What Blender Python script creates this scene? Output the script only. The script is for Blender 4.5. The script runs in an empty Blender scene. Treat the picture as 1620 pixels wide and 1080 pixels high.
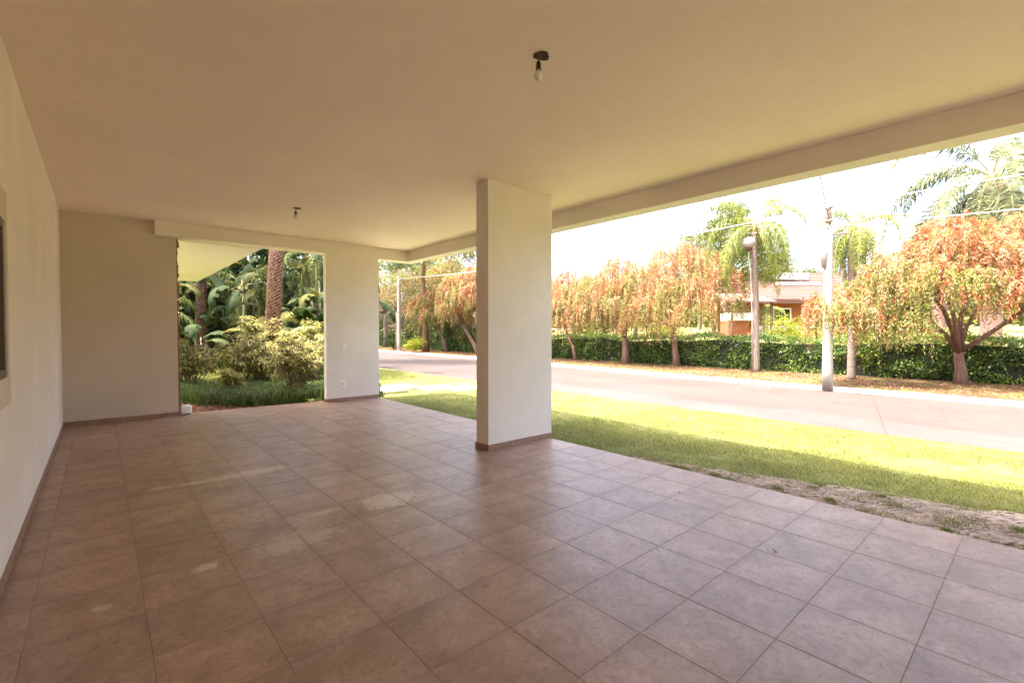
import bpy, math, random
import numpy as np
from mathutils import Vector, Matrix
R = math.radians
random.seed(7)
rng = np.random.default_rng(11)
scene = bpy.context.scene
col = scene.collection

# ------------------------------------------------------------------ camera
cam_d = bpy.data.cameras.new('camera')
cam_d.sensor_width = 36.0
cam_d.lens = 745.76 / 1620 * 36
cam_d.clip_start = 0.05
cam_d.clip_end = 2000
cam = bpy.data.objects.new('camera', cam_d)
col.objects.link(cam)
yaw, pit = 0.7182, -0.0217
fw = Vector((math.sin(yaw) * math.cos(pit), math.cos(yaw) * math.cos(pit), math.sin(pit)))
rt = Vector((math.cos(yaw), -math.sin(yaw), 0))
upv = rt.cross(fw)
cam.matrix_world = Matrix(((rt.x, upv.x, -fw.x, -2.409), (rt.y, upv.y, -fw.y, -0.8432),
                           (rt.z, upv.z, -fw.z, 1.4671), (0, 0, 0, 1)))
scene.camera = cam

# ------------------------------------------------------------------ light
SUN = Vector((-0.30, 0.15, 1.0)).normalized()          # towards the sun, close to the zenith
world = bpy.data.worlds.new('World')
scene.world = world
world.use_nodes = True
wn = world.node_tree
sky = wn.nodes.new('ShaderNodeTexSky')
sky.sky_type = 'NISHITA'
sky.sun_disc = False
sky.sun_elevation = math.asin(SUN.z)
sky.sun_rotation = math.atan2(SUN.x, SUN.y)
sky.air_density = 1.0
sky.dust_density = 9.0
sky.ozone_density = 0.0
bg = wn.nodes['Background']
wn.links.new(sky.outputs[0], bg.inputs[0])
bg.inputs[1].default_value = 0.15
sl = bpy.data.lights.new('sun', 'SUN')
sl.energy = 2.0
sl.angle = R(0.55)
sl.color = (1.0, 0.95, 0.88)
so = bpy.data.objects.new('sun', sl)
so.rotation_euler = SUN.to_track_quat('Z', 'Y').to_euler()
so.location = (0, 0, 30)
col.objects.link(so)
vs = scene.view_settings
vs.view_transform = 'Standard'
vs.look = 'None'
vs.gamma = 1.0
vs.use_curve_mapping = False
vs.exposure = 3.08
scene.cycles.max_bounces = 12
scene.cycles.diffuse_bounces = 8
scene.cycles.transmission_bounces = 6
scene.cycles.transparent_max_bounces = 8
scene.cycles.caustics_reflective = False
scene.cycles.caustics_refractive = False
scene.cycles.use_denoising = True

H = 3.316          # ceiling height
BB = 3.073         # underside of the beams
XW = -2.851        # side wall
XS = 2.24          # right edge of the slab

# ------------------------------------------------------------------ helpers
def tag(o, label=None, cat=None, group=None, kind=None):
    if label: o['label'] = label
    if cat: o['category'] = cat
    if group: o['group'] = group
    if kind: o['kind'] = kind
    return o

def empty(name, loc=(0, 0, 0), rz=0.0):
    o = bpy.data.objects.new(name, None)
    o.empty_display_size = 0.1
    o.location = loc
    o.rotation_euler = (0, 0, rz)
    col.objects.link(o)
    return o

def link(name, me, parent=None, loc=None, rot=None):
    o = bpy.data.objects.new(name, me)
    col.objects.link(o)
    if parent: o.parent = parent
    if loc is not None: o.location = loc
    if rot is not None: o.rotation_euler = rot
    return o

class MB:
    """collects shapes, builds ONE mesh object"""
    def __init__(s): s.v = []; s.f = []; s.sm = []
    def add(s, vs_, fs, smooth=False):
        n = len(s.v)
        s.v.extend([tuple(a) for a in vs_])
        s.f.extend([tuple(i + n for i in f) for f in fs])
        s.sm.extend([smooth] * len(fs))
    def box(s, a, b):
        x0, y0, z0 = a; x1, y1, z1 = b
        s.add([(x0, y0, z0), (x1, y0, z0), (x1, y1, z0), (x0, y1, z0), (x0, y0, z1), (x1, y0, z1), (x1, y1, z1), (x0, y1, z1)],
              [(0, 3, 2, 1), (4, 5, 6, 7), (0, 1, 5, 4), (1, 2, 6, 5), (2, 3, 7, 6), (3, 0, 4, 7)])
    def bbox(s, a, b, c=0.01):
        """box with chamfered edges"""
        x0, y0, z0 = a; x1, y1, z1 = b
        pts = []
        for z, zi in ((z0, z0 + c), (z1, z1 - c)):
            pass
        rings = [(z0, c), (z0 + c, 0), (z1 - c, 0), (z1, c)]
        vv = []
        for z, i in rings:
            k = c
            for (px, py) in ((x0 + k, y0), (x1 - k, y0), (x1, y0 + k), (x1, y1 - k), (x1 - k, y1), (x0 + k, y1), (x0, y1 - k), (x0, y0 + k)):
                cx_, cy_ = (x0 + x1) / 2, (y0 + y1) / 2
                vv.append((px + (i if px < cx_ else -i) * (1 if i else 0), py + (i if py < cy_ else -i) * (1 if i else 0), z))
        ff = [tuple(range(7, -1, -1)), tuple(range(24, 32))]
        for r in range(3):
            for k in range(8):
                a_, b_ = r * 8 + k, r * 8 + (k + 1) % 8
                ff.append((a_, b_, b_ + 8, a_ + 8))
        s.add(vv, ff)
    def tube(s, P, rad, n=8, cap=True, smooth=True):
        P = [Vector(p) for p in P]
        if not hasattr(rad, '__len__'): rad = [rad] * len(P)
        vv = []; ff = []
        prev = None
        for i, p in enumerate(P):
            d = (P[min(i + 1, len(P) - 1)] - P[max(i - 1, 0)]).normalized()
            if prev is None:
                a = d.cross(Vector((0.31, 0.95, 0.1)))
                if a.length < 0.05: a = d.cross(Vector((1, 0, 0)))
            else:
                a = prev - d * prev.dot(d)
            a.normalize(); prev = a
            b = d.cross(a)
            for k in range(n):
                t = 2 * math.pi * k / n
                vv.append(p + (a * math.cos(t) + b * math.sin(t)) * rad[i])
        for i in range(len(P) - 1):
            for k in range(n):
                a_, b_ = i * n + k, i * n + (k + 1) % n
                ff.append((a_, b_, b_ + n, a_ + n))
        s.add(vv, ff, smooth)
        if cap:
            m = len(s.v)
            s.f.append(tuple(range(m - n, m))); s.sm.append(False)
            s.f.append(tuple(range(m - len(vv) + n - 1, m - len(vv) - 1, -1))); s.sm.append(False)
    def lathe(s, prof, c=(0, 0), n=16, smooth=True):
        vv = [(c[0] + r * math.cos(2 * math.pi * k / n), c[1] + r * math.sin(2 * math.pi * k / n), z) for r, z in prof for k in range(n)]
        ff = []
        for i in range(len(prof) - 1):
            for k in range(n):
                a_, b_ = i * n + k, i * n + (k + 1) % n
                ff.append((a_, b_, b_ + n, a_ + n))
        s.add(vv, ff, smooth)
        m = len(s.v); L = len(vv)
        s.f.append(tuple(range(m - L + n - 1, m - L - 1, -1))); s.sm.append(False)
        s.f.append(tuple(range(m - n, m))); s.sm.append(False)
    def mesh(s, name, mat):
        me = bpy.data.meshes.new(name)
        me.from_pydata(s.v, [], s.f)
        me.polygons.foreach_set('use_smooth', s.sm)
        if mat: me.materials.append(mat)
        me.update()
        return me
    def build(s, name, mat, parent=None, loc=None, rot=None):
        return link(name, s.mesh(name, mat), parent, loc, rot)

def fastmesh(name, V, mats, matidx=None, smooth=False):
    """V: (n,k,3) array of separate k-sided faces"""
    n, k, _ = V.shape
    me = bpy.data.meshes.new(name)
    me.vertices.add(n * k); me.vertices.foreach_set('co', V.astype(np.float32).ravel())
    me.loops.add(n * k); me.loops.foreach_set('vertex_index', np.arange(n * k, dtype=np.int32))
    me.polygons.add(n)
    me.polygons.foreach_set('loop_start', np.arange(0, n * k, k, dtype=np.int32))
    me.polygons.foreach_set('loop_total', np.full(n, k, dtype=np.int32))
    for m in (mats if isinstance(mats, (list, tuple)) else [mats]): me.materials.append(m)
    if matidx is not None: me.polygons.foreach_set('material_index', matidx.astype(np.int32))
    me.update(calc_edges=True)
    return me

def fold(name, V2, F, mat):
    """V2 (n,k,3) verts per piece, F list of faces in a piece (all quads)"""
    n, k, _ = V2.shape
    F = np.array(F)
    idx = (np.arange(n)[:, None, None] * k + F[None]).astype(np.int32)
    me = bpy.data.meshes.new(name)
    me.vertices.add(n * k); me.vertices.foreach_set('co', V2.astype(np.float32).ravel())
    nf = n * len(F); q = F.shape[1]
    me.loops.add(nf * q); me.loops.foreach_set('vertex_index', idx.ravel())
    me.polygons.add(nf)
    me.polygons.foreach_set('loop_start', np.arange(0, nf * q, q, dtype=np.int32))
    me.polygons.foreach_set('loop_total', np.full(nf, q, dtype=np.int32))
    me.materials.append(mat)
    me.update(calc_edges=True)
    return me

def norm(a): return a / np.maximum(np.linalg.norm(a, axis=-1, keepdims=True), 1e-9)
def leaves(P, D, L, W, mid=0.42):
    """rhombic leaves: base P, direction D, length L, width W -> (n,4,3)"""
    n = len(P)
    D = norm(D); L = np.broadcast_to(L, n)[:, None]; W = np.broadcast_to(W, n)[:, None]
    S = norm(np.cross(D, rng.normal(size=(n, 3))))
    m = P + D * L * mid
    return np.stack([P, m + S * W / 2, P + D * L, m - S * W / 2], 1)

_tab = rng.random((64, 64))
def vnoise(x, y, s=1.0):
    x = np.asarray(x) / s; y = np.asarray(y) / s
    xi = np.floor(x).astype(int); yi = np.floor(y).astype(int)
    fx = x - xi; fy = y - yi
    fx = fx * fx * (3 - 2 * fx); fy = fy * fy * (3 - 2 * fy)
    g = lambda a, b: _tab[a % 64, b % 64]
    return (g(xi, yi) * (1 - fx) + g(xi + 1, yi) * fx) * (1 - fy) + (g(xi, yi + 1) * (1 - fx) + g(xi + 1, yi + 1) * fx) * fy

# ------------------------------------------------------------------ materials
def mat(name):
    m = bpy.data.materials.new(name); m.use_nodes = True
    nt = m.node_tree
    return m, nt, nt.nodes['Principled BSDF']
def nd(nt, t, **kw):
    n = nt.nodes.new(t)
    for k, v in kw.items():
        if k in n.inputs: n.inputs[k].default_value = v
        else: setattr(n, k, v)
    return n
def ramp(nt, stops, fac=None, interp='LINEAR'):
    r = nt.nodes.new('ShaderNodeValToRGB'); cr = r.color_ramp; cr.interpolation = interp
    while len(cr.elements) < len(stops): cr.elements.new(0.5)
    for e, (p, c) in zip(cr.elements, stops):
        e.position = p; e.color = (c[0], c[1], c[2], 1) if hasattr(c, '__len__') else (c, c, c, 1)
    if fac is not None: nt.links.new(fac, r.inputs[0])
    return r
def noise(nt, scale, detail=4, rough=0.55, vec=None, dist=0.0):
    n = nd(nt, 'ShaderNodeTexNoise', Scale=scale, Detail=detail, Roughness=rough, Distortion=dist)
    if vec is not None: nt.links.new(vec, n.inputs['Vector'])
    return n
def mix(nt, a, b, fac, mode='MIX'):
    m = nt.nodes.new('ShaderNodeMix'); m.data_type = 'RGBA'; m.blend_type = mode
    for s_, v in ((6, a), (7, b), (0, fac)):
        if isinstance(v, bpy.types.NodeSocket): nt.links.new(v, m.inputs[s_])
        elif s_ == 0: m.inputs[0].default_value = v
        else: m.inputs[s_].default_value = (v[0], v[1], v[2], 1)
    return m.outputs[2]
def bump(nt, p, h, strength=0.3, dist=0.01):
    b = nd(nt, 'ShaderNodeBump', Strength=strength, Distance=dist)
    nt.links.new(h, b.inputs['Height']); nt.links.new(b.outputs[0], p.inputs['Normal'])
    return b
def pos(nt): return nt.nodes.new('ShaderNodeNewGeometry').outputs['Position']

def paint(name, c, bs=0.22, blotch=0.09):
    m, nt, p = mat(name)
    P = pos(nt)
    n1 = noise(nt, 0.9, 4, 0.6, P); n2 = noise(nt, 160, 3, 0.6, P); n3 = noise(nt, 9, 3, 0.6, P)
    lo = tuple(x * (1 - blotch) for x in c); hi = tuple(min(1, x * (1 + blotch * .6)) for x in c)
    a = ramp(nt, [(0.3, lo), (0.7, hi)], n1.outputs[0])
    b = mix(nt, a.outputs[0], (c[0] * .93, c[1] * .92, c[2] * .9), ramp(nt, [(0.45, 0.0), (0.85, 0.5)], n3.outputs[0]).outputs[0])
    nt.links.new(b, p.inputs['Base Color'])
    p.inputs['Roughness'].default_value = 0.8
    h = nd(nt, 'ShaderNodeMath', operation='MULTIPLY_ADD'); nt.links.new(n3.outputs[0], h.inputs[0]); h.inputs[1].default_value = 0.5
    nt.links.new(n2.outputs[0], h.inputs[2])
    bump(nt, p, h.outputs[0], bs, 0.004)
    return m
def plain(name, c, rough=0.6, metal=0.0, var=0.12, sc=14):
    m, nt, p = mat(name)
    n = noise(nt, sc, 4, 0.6, pos(nt))
    a = ramp(nt, [(0.3, tuple(x * (1 - var) for x in c)), (0.7, tuple(min(1, x * (1 + var)) for x in c))], n.outputs[0])
    nt.links.new(a.outputs[0], p.inputs['Base Color'])
    p.inputs['Roughness'].default_value = rough; p.inputs['Metallic'].default_value = metal
    return m
def leafmat(name, cols, tr=0.35, rough=0.5, gloss=0.35):
    m, nt, p = mat(name)
    g = nt.nodes.new('ShaderNodeNewGeometry')
    k = len(cols)
    r = ramp(nt, [(i / max(1, k - 1), c) for i, c in enumerate(cols)], g.outputs['Random Per Island'])
    n = noise(nt, 0.8, 3, 0.6, g.outputs['Position'])
    c2 = mix(nt, r.outputs[0], (0, 0, 0), 0.0)
    hs = nd(nt, 'ShaderNodeHueSaturation')
    nt.links.new(c2, hs.inputs['Color'])
    v = ramp(nt, [(0.3, 0.78), (0.7, 1.22)], n.outputs[0]); nt.links.new(v.outputs[0], hs.inputs['Value'])
    nt.links.new(hs.outputs[0], p.inputs['Base Color'])
    p.inputs['Roughness'].default_value = rough
    p.inputs['Specular IOR Level'].default_value = gloss
    t = nt.nodes.new('ShaderNodeBsdfTranslucent'); nt.links.new(hs.outputs[0], t.inputs[0])
    ms = nt.nodes.new('ShaderNodeMixShader'); ms.inputs[0].default_value = tr
    out = nt.nodes['Material Output']
    nt.links.new(p.outputs[0], ms.inputs[1]); nt.links.new(t.outputs[0], ms.inputs[2]); nt.links.new(ms.outputs[0], out.inputs[0])
    return m
def bark(name, c1, c2, sc=(6, 6, 1.2), s=3):
    m, nt, p = mat(name)
    tc = nt.nodes.new('ShaderNodeNewGeometry'); mp = nd(nt, 'ShaderNodeMapping'); mp.inputs['Scale'].default_value = sc
    nt.links.new(tc.outputs['Position'], mp.inputs[0])
    n = noise(nt, s, 6, 0.7, mp.outputs[0], 0.6)
    a = ramp(nt, [(0.32, c1), (0.68, c2)], n.outputs[0]); nt.links.new(a.outputs[0], p.inputs['Base Color'])
    p.inputs['Roughness'].default_value = 0.9
    bump(nt, p, n.outputs[0], 0.8, 0.03)
    return m

WALLC = (0.81, 0.745, 0.69)
M = {}
M['wall'] = paint('wall_paint', WALLC)
M['ceil'] = paint('ceiling_paint', (0.91, 0.775, 0.72), 0.12, 0.045)
M['column'] = paint('column_paint', (0.80, 0.75, 0.71))
M['panel'] = paint('wall_paint_shaded', (0.60, 0.53, 0.46))  # darker copy of the wall paint, with the panel's shade put into the colour
M['rough'] = paint('rough_plaster', (0.66, 0.59, 0.51), 0.8, 0.12)
M['broken'] = plain('broken_brick', (0.30, 0.16, 0.10), 0.95, 0, 0.4, 60)

def tile_mat():
    m, nt, p = mat('ceramic_tile')
    oi = nt.nodes.new('ShaderNodeObjectInfo')
    P = pos(nt)
    off = nd(nt, 'ShaderNodeVectorMath', operation='SCALE'); nt.links.new(oi.outputs['Location'], off.inputs[0]); off.inputs['Scale'].default_value = 3.7
    va = nd(nt, 'ShaderNodeVectorMath', operation='ADD'); nt.links.new(P, va.inputs[0]); nt.links.new(off.outputs[0], va.inputs[1])
    n1 = noise(nt, 3.2, 5, 0.62, va.outputs[0], 0.4)
    n2 = noise(nt, 26, 5, 0.7, va.outputs[0], 1.2)
    n3 = noise(nt, 220, 3, 0.7, P)
    a = ramp(nt, [(0.30, (0.275, 0.170, 0.120)), (0.52, (0.385, 0.252, 0.187)), (0.74, (0.47, 0.33, 0.255))], n1.outputs[0])
    b = mix(nt, a.outputs[0], (0.165, 0.098, 0.068), ramp(nt, [(0.46, 0.0), (0.72, 0.6)], n2.outputs[0]).outputs[0])
    b = mix(nt, b, (0.43, 0.32, 0.24), ramp(nt, [(0.55, 0.0), (0.8, 0.30)], n3.outputs[0]).outputs[0])
    hs = nd(nt, 'ShaderNodeHueSaturation'); nt.links.new(b, hs.inputs['Color'])
    v = nd(nt, 'ShaderNodeMapRange'); nt.links.new(oi.outputs['Random'], v.inputs[0]); v.inputs[3].default_value = 0.92; v.inputs[4].default_value = 1.09
    nt.links.new(v.outputs[0], hs.inputs['Value'])
    cur = hs.outputs[0]
    # worn, pale patches where something was spilt or stood
    sep = nt.nodes.new('ShaderNodeSeparateXYZ'); nt.links.new(P, sep.inputs[0])
    ns = noise(nt, 13, 7, 0.75, P, 1.2)
    for (x, y, rx, ry, st, c) in ((-1.30, 4.60, 0.42, 0.13, 0.8, (0.60, 0.48, 0.38)), (-0.55, 2.95, 0.25, 0.22, 0.75, (0.64, 0.54, 0.43)),
                                  (-1.38, 2.62, 0.36, 0.17, 0.6, (0.55, 0.42, 0.30)), (-1.93, 2.60, 0.07, 0.06, 0.8, (0.66, 0.56, 0.42)),
                                  (-2.02, 4.62, 0.10, 0.06, 0.6, (0.6, 0.5, 0.38)), (-1.75, 4.6, 0.12, 0.06, 0.7, (0.6, 0.5, 0.38)),
                                  (-1.60, 7.35, 0.30, 0.10, 0.75, (0.16, 0.08, 0.055)), (-2.42, 2.45, 0.05, 0.04, 0.7, (0.62, 0.52, 0.4)),
                                  (-1.05, 3.02, 0.14, 0.05, 0.6, (0.6, 0.5, 0.38)), (0.35, 2.2, 0.5, 0.2, 0.28, (0.5, 0.4, 0.3)),
                                  (-0.9, 1.0, 0.5, 0.3, 0.2, (0.45, 0.33, 0.24)), (1.0, 4.9, 0.7, 0.3, 0.25, (0.55, 0.45, 0.36))):
        terms = []
        for ax, c0, r_ in ((0, x, rx), (1, y, ry)):
            s1 = nd(nt, 'ShaderNodeMath', operation='SUBTRACT'); nt.links.new(sep.outputs[ax], s1.inputs[0]); s1.inputs[1].default_value = c0
            s2 = nd(nt, 'ShaderNodeMath', operation='DIVIDE'); nt.links.new(s1.outputs[0], s2.inputs[0]); s2.inputs[1].default_value = r_
            s3 = nd(nt, 'ShaderNodeMath', operation='MULTIPLY'); nt.links.new(s2.outputs[0], s3.inputs[0]); nt.links.new(s2.outputs[0], s3.inputs[1])
            terms.append(s3.outputs[0])
        ad = nd(nt, 'ShaderNodeMath', operation='ADD'); nt.links.new(terms[0], ad.inputs[0]); nt.links.new(terms[1], ad.inputs[1])
        nn = nd(nt, 'ShaderNodeMath', operation='MULTIPLY_ADD'); nt.links.new(ns.outputs[0], nn.inputs[0]); nn.inputs[1].default_value = 4.4
        nt.links.new(ad.outputs[0], nn.inputs[2])
        fr = ramp(nt, [(0.0, min(1, st * 1.25)), (0.45, st * .8), (0.66, 0.0)])
        mr = nd(nt, 'ShaderNodeMapRange'); nt.links.new(nn.outputs[0], mr.inputs[0]); mr.inputs[1].default_value = 1.3; mr.inputs[2].default_value = 4.2
        nt.links.new(mr.outputs[0], fr.inputs[0])
        cur = mix(nt, cur, c, fr.outputs[0])
    tcn = nt.nodes.new('ShaderNodeTexCoord'); sp = nt.nodes.new('ShaderNodeSeparateXYZ'); nt.links.new(tcn.outputs['Object'], sp.inputs[0])
    ax_ = [nd(nt, 'ShaderNodeMath', operation='ABSOLUTE') for _ in (0, 1)]
    for k_ in (0, 1): nt.links.new(sp.outputs[k_], ax_[k_].inputs[0])
    mx = nd(nt, 'ShaderNodeMath', operation='MAXIMUM'); nt.links.new(ax_[0].outputs[0], mx.inputs[0]); nt.links.new(ax_[1].outputs[0], mx.inputs[1])
    md = nd(nt, 'ShaderNodeMath', operation='MULTIPLY_ADD'); nt.links.new(n1.outputs[0], md.inputs[0]); md.inputs[1].default_value = 0.08; nt.links.new(mx.outputs[0], md.inputs[2])
    cur = mix(nt, cur, (0.17, 0.10, 0.075), ramp(nt, [(0.20, 0.0), (0.265, 0.14)], md.outputs[0]).outputs[0])
    nt.links.new(cur, p.inputs['Base Color'])
    rr = ramp(nt, [(0.35, 0.30), (0.7, 0.43)], n2.outputs[0]); nt.links.new(rr.outputs[0], p.inputs['Roughness'])
    p.inputs['Specular IOR Level'].default_value = 0.5
    hm = nd(nt, 'ShaderNodeMath', operation='MULTIPLY_ADD'); nt.links.new(n2.outputs[0], hm.inputs[0]); hm.inputs[1].default_value = 1.0
    hm2 = nd(nt, 'ShaderNodeMath', operation='MULTIPLY'); nt.links.new(n3.outputs[0], hm2.inputs[0]); hm2.inputs[1].default_value = 0.35
    nt.links.new(hm2.outputs[0], hm.inputs[2])
    bump(nt, p, hm.outputs[0], 0.28, 0.004)
    return m
M['tile'] = tile_mat()
M['skirt'] = plain('skirting_ceramic', (0.29, 0.175, 0.12), 0.5, 0, 0.3, 18)
M['grout'] = plain('grout', (0.29, 0.195, 0.15), 0.95, 0, 0.35, 30)
M['slabside'] = plain('slab_concrete', (0.34, 0.27, 0.22), 0.95, 0, 0.3, 12)

def ground_mat(name, stops, s1=0.7, s2=18, bs=0.6, spots=None, ds=0.02):
    m, nt, p = mat(name); P = pos(nt)
    n1 = noise(nt, s1, 5, 0.6, P); n2 = noise(nt, s2, 6, 0.75, P)
    a = nd(nt, 'ShaderNodeMath', operation='MULTIPLY_ADD'); nt.links.new(n2.outputs[0], a.inputs[0]); a.inputs[1].default_value = 0.55
    b = nd(nt, 'ShaderNodeMath', operation='MULTIPLY'); nt.links.new(n1.outputs[0], b.inputs[0]); b.inputs[1].default_value = 0.45
    nt.links.new(b.outputs[0], a.inputs[2])
    r = ramp(nt, stops, a.outputs[0])
    cur = r.outputs[0]
    if spots:
        v = nd(nt, 'ShaderNodeTexNoise', Scale=spots[1], Detail=2); nt.links.new(P, v.inputs['Vector'])
        cur = mix(nt, cur, spots[0], ramp(nt, [(spots[2], 0.0), (spots[2] + 0.06, 0.8)], v.outputs[0]).outputs[0])
    nt.links.new(cur, p.inputs['Base Color'])
    p.inputs['Roughness'].default_value = 0.95; p.inputs['Specular IOR Level'].default_value = 0.2
    bump(nt, p, n2.outputs[0], bs, ds)
    return m
M['lawn'] = ground_mat('lawn_soil', [(0.35, (0.075, 0.09, 0.02)), (0.5, (0.14, 0.155, 0.04)), (0.65, (0.24, 0.21, 0.09))], 1.1, 40)
M['farlawn'] = ground_mat('far_lawn', [(0.35, (0.07, 0.085, 0.02)), (0.5, (0.15, 0.14, 0.05)), (0.65, (0.24, 0.19, 0.10))], 0.25, 5)
M['litter'] = ground_mat('leaf_litter', [(0.36, (0.05, 0.024, 0.014)), (0.5, (0.11, 0.056, 0.030)), (0.64, (0.19, 0.105, 0.06))], 0.8, 22, 1.0, ((0.085, 0.095, 0.03), 1.1, 0.54))
M['dirt'] = ground_mat('bare_dirt', [(0.36, (0.27, 0.19, 0.15)), (0.5, (0.43, 0.33, 0.27)), (0.64, (0.56, 0.47, 0.40))], 2.5, 45, 1.0)
M['mulch'] = ground_mat('dark_mulch', [(0.36, (0.045, 0.02, 0.014)), (0.5, (0.11, 0.05, 0.035)), (0.64, (0.19, 0.10, 0.07))], 2.5, 28, 1.0)

def asphalt(name, c, crack=True):
    m, nt, p = mat(name); P = pos(nt)
    n0 = noise(nt, 0.35, 5, 0.65, P, 0.5); n1 = noise(nt, 3, 6, 0.7, P); n2 = noise(nt, 90, 3, 0.8, P)
    lo = tuple(x * .66 for x in c); hi = tuple(x * 1.22 for x in c)
    a = ramp(nt, [(0.32, lo), (0.68, hi)], n0.outputs[0])
    b = mix(nt, a.outputs[0], tuple(x * 1.35 for x in c), ramp(nt, [(0.5, 0.0), (0.75, 0.6)], n1.outputs[0]).outputs[0])
    b = mix(nt, b, tuple(x * .55 for x in c), ramp(nt, [(0.5, 0.0), (0.8, 0.55)], n2.outputs[0]).outputs[0])
    if crack:
        mp = noise(nt, 1.1, 4, 0.6, P); 
        ad = nd(nt, 'ShaderNodeVectorMath', operation='MULTIPLY_ADD'); nt.links.new(mp.outputs[1], ad.inputs[0]); ad.inputs[1].default_value = (0.9, 0.9, 0.9); nt.links.new(P, ad.inputs[2])
        v = nd(nt, 'ShaderNodeTexVoronoi', feature='DISTANCE_TO_EDGE', Scale=0.9); nt.links.new(ad.outputs[0], v.inputs['Vector'])
        b = mix(nt, b, tuple(x * .3 for x in c), ramp(nt, [(0.0, 0.75), (0.012, 0.0)], v.outputs['Distance']).outputs[0])
    nt.links.new(b, p.inputs['Base Color'])
    p.inputs['Roughness'].default_value = 0.9
    bump(nt, p, n2.outputs[0], 0.5, 0.01)
    return m
M['road'] = asphalt('worn_asphalt', (0.051, 0.036, 0.031))
M['shoulder'] = asphalt('pale_shoulder', (0.060, 0.047, 0.042), False)  # paler strip of asphalt along the near edge
M['kerb'] = plain('whitewashed_kerb', (0.74, 0.70, 0.64), 0.85, 0, 0.14, 3)
M['kerbbare'] = plain('unpainted_kerb', (0.36, 0.20, 0.13), 0.9, 0, 0.2, 5)
M['paver'] = plain('pale_paver', (0.68, 0.64, 0.56), 0.85, 0, 0.1, 4)
M['roadpaint'] = plain('worn_line_dust', (0.36, 0.29, 0.25), 0.9, 0, 0.1, 9)
M['white'] = plain('white_plastic', (0.88, 0.88, 0.87), 0.3, 0, 0.02)
M['soffit'] = plain('soffit_paint', (0.80, 0.72, 0.77), 0.8, 0, 0.02, 1)
M['whitepaint'] = plain('white_paint', (0.78, 0.76, 0.72), 0.7, 0, 0.06, 2)
M['black'] = plain('black_plastic', (0.02, 0.017, 0.015), 0.4)
M['hole'] = plain('rusty_box', (0.055, 0.028, 0.014), 0.9, 0, 0.6, 120)
M['bulb'] = plain('frosted_bulb', (0.72, 0.69, 0.64), 0.25, 0, 0.02)
M['copper'] = plain('bare_wire', (0.25, 0.14, 0.08), 0.5, 0.4)
M['concrete'] = plain('pole_concrete', (0.34, 0.30, 0.27), 0.9, 0, 0.16, 5)
M['oldwood'] = plain('weathered_timber', (0.27, 0.20, 0.16), 0.9, 0, 0.3, 12)
M['metalgrey'] = plain('galvanised_metal', (0.35, 0.34, 0.33), 0.5, 0.5)
M['cable'] = plain('cable_sheath', (0.05, 0.05, 0.055), 0.6)
M['palewire'] = plain('pale_wire', (0.62, 0.60, 0.57), 0.5)
M['globe'] = plain('opal_globe', (0.36, 0.31, 0.28), 0.6, 0, 0.03)
M['glass'], _nt, _p = mat('window_glass'); _p.inputs['Base Color'].default_value = (0.03, 0.028, 0.025, 1); _p.inputs['Roughness'].default_value = 0.08
M['frame'] = plain('window_frame_brown', (0.13, 0.085, 0.06), 0.5)
M['brick'] = plain('orange_brick', (0.30, 0.095, 0.038), 0.9, 0, 0.25, 9)
M['roof'] = plain('faded_roof_tiles', (0.155, 0.083, 0.066), 0.9, 0, 0.15, 3)
M['eave'] = plain('dark_eave_timber', (0.11, 0.05, 0.035), 0.8)
M['bark_b'] = bark('bottlebrush_bark', (0.10, 0.055, 0.04), (0.27, 0.155, 0.115))
M['bark_g'] = bark('grey_bark', (0.13, 0.10, 0.08), (0.30, 0.24, 0.20))
M['bark_o'] = bark('orange_bark', (0.14, 0.065, 0.04), (0.30, 0.165, 0.105))
M['bark_p'] = bark('pale_palm_trunk', (0.16, 0.11, 0.09), (0.31, 0.24, 0.20), (1, 1, 14), 2)
M['scar'] = bark('palm_scar', (0.22, 0.11, 0.085), (0.62, 0.42, 0.35), (5, 5, 8), 4)
M['scardark'] = plain('palm_core', (0.05, 0.024, 0.018), 0.95, 0, 0.3, 20)
M['deadfrond'] = leafmat('dead_frond', [(0.30, 0.14, 0.07), (0.42, 0.22, 0.13), (0.25, 0.10, 0.05)], 0.2)

M['hedge'] = leafmat('hedge_leaves', [(0.0375, 0.0825, 0.03), (0.105, 0.195, 0.0525), (0.21, 0.3, 0.075), (0.33, 0.42, 0.105), (0.075, 0.165, 0.06)], 0.3, 0.4, 0.4)
M['hedgeyl'] = leafmat('young_hedge_leaves', [(0.154, 0.22, 0.044), (0.264, 0.33, 0.055), (0.099, 0.165, 0.0385)], 0.3)
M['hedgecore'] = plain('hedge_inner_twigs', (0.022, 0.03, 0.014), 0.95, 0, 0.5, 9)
M['flowerw'] = leafmat('white_flowers', [(0.7, 0.66, 0.78), (0.75, 0.75, 0.8)], 0.3)
M['bb1'] = leafmat('bottlebrush_leaves_rust', [(0.195, 0.169, 0.0455), (0.39, 0.195, 0.065), (0.494, 0.169, 0.0715), (0.351, 0.273, 0.0715), (0.546, 0.299, 0.195), (0.429, 0.091, 0.0455), (0.247, 0.234, 0.0585)], 0.28)
M['bb2'] = leafmat('bottlebrush_leaves_green', [(0.117, 0.143, 0.0364), (0.247, 0.26, 0.0585), (0.39, 0.338, 0.091), (0.169, 0.182, 0.052), (0.442, 0.286, 0.117)], 0.28)
M['bb3'] = leafmat('bottlebrush_leaves_olive', [(0.1485, 0.1418, 0.0405), (0.324, 0.243, 0.0675), (0.459, 0.243, 0.0945), (0.27, 0.243, 0.0607), (0.513, 0.2835, 0.1755)], 0.28)
M['bba'] = leafmat('bottlebrush_rust', [(0.36, 0.15, 0.06), (0.44, 0.17, 0.075), (0.40, 0.12, 0.05), (0.30, 0.13, 0.05)], 0.28)
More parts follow.
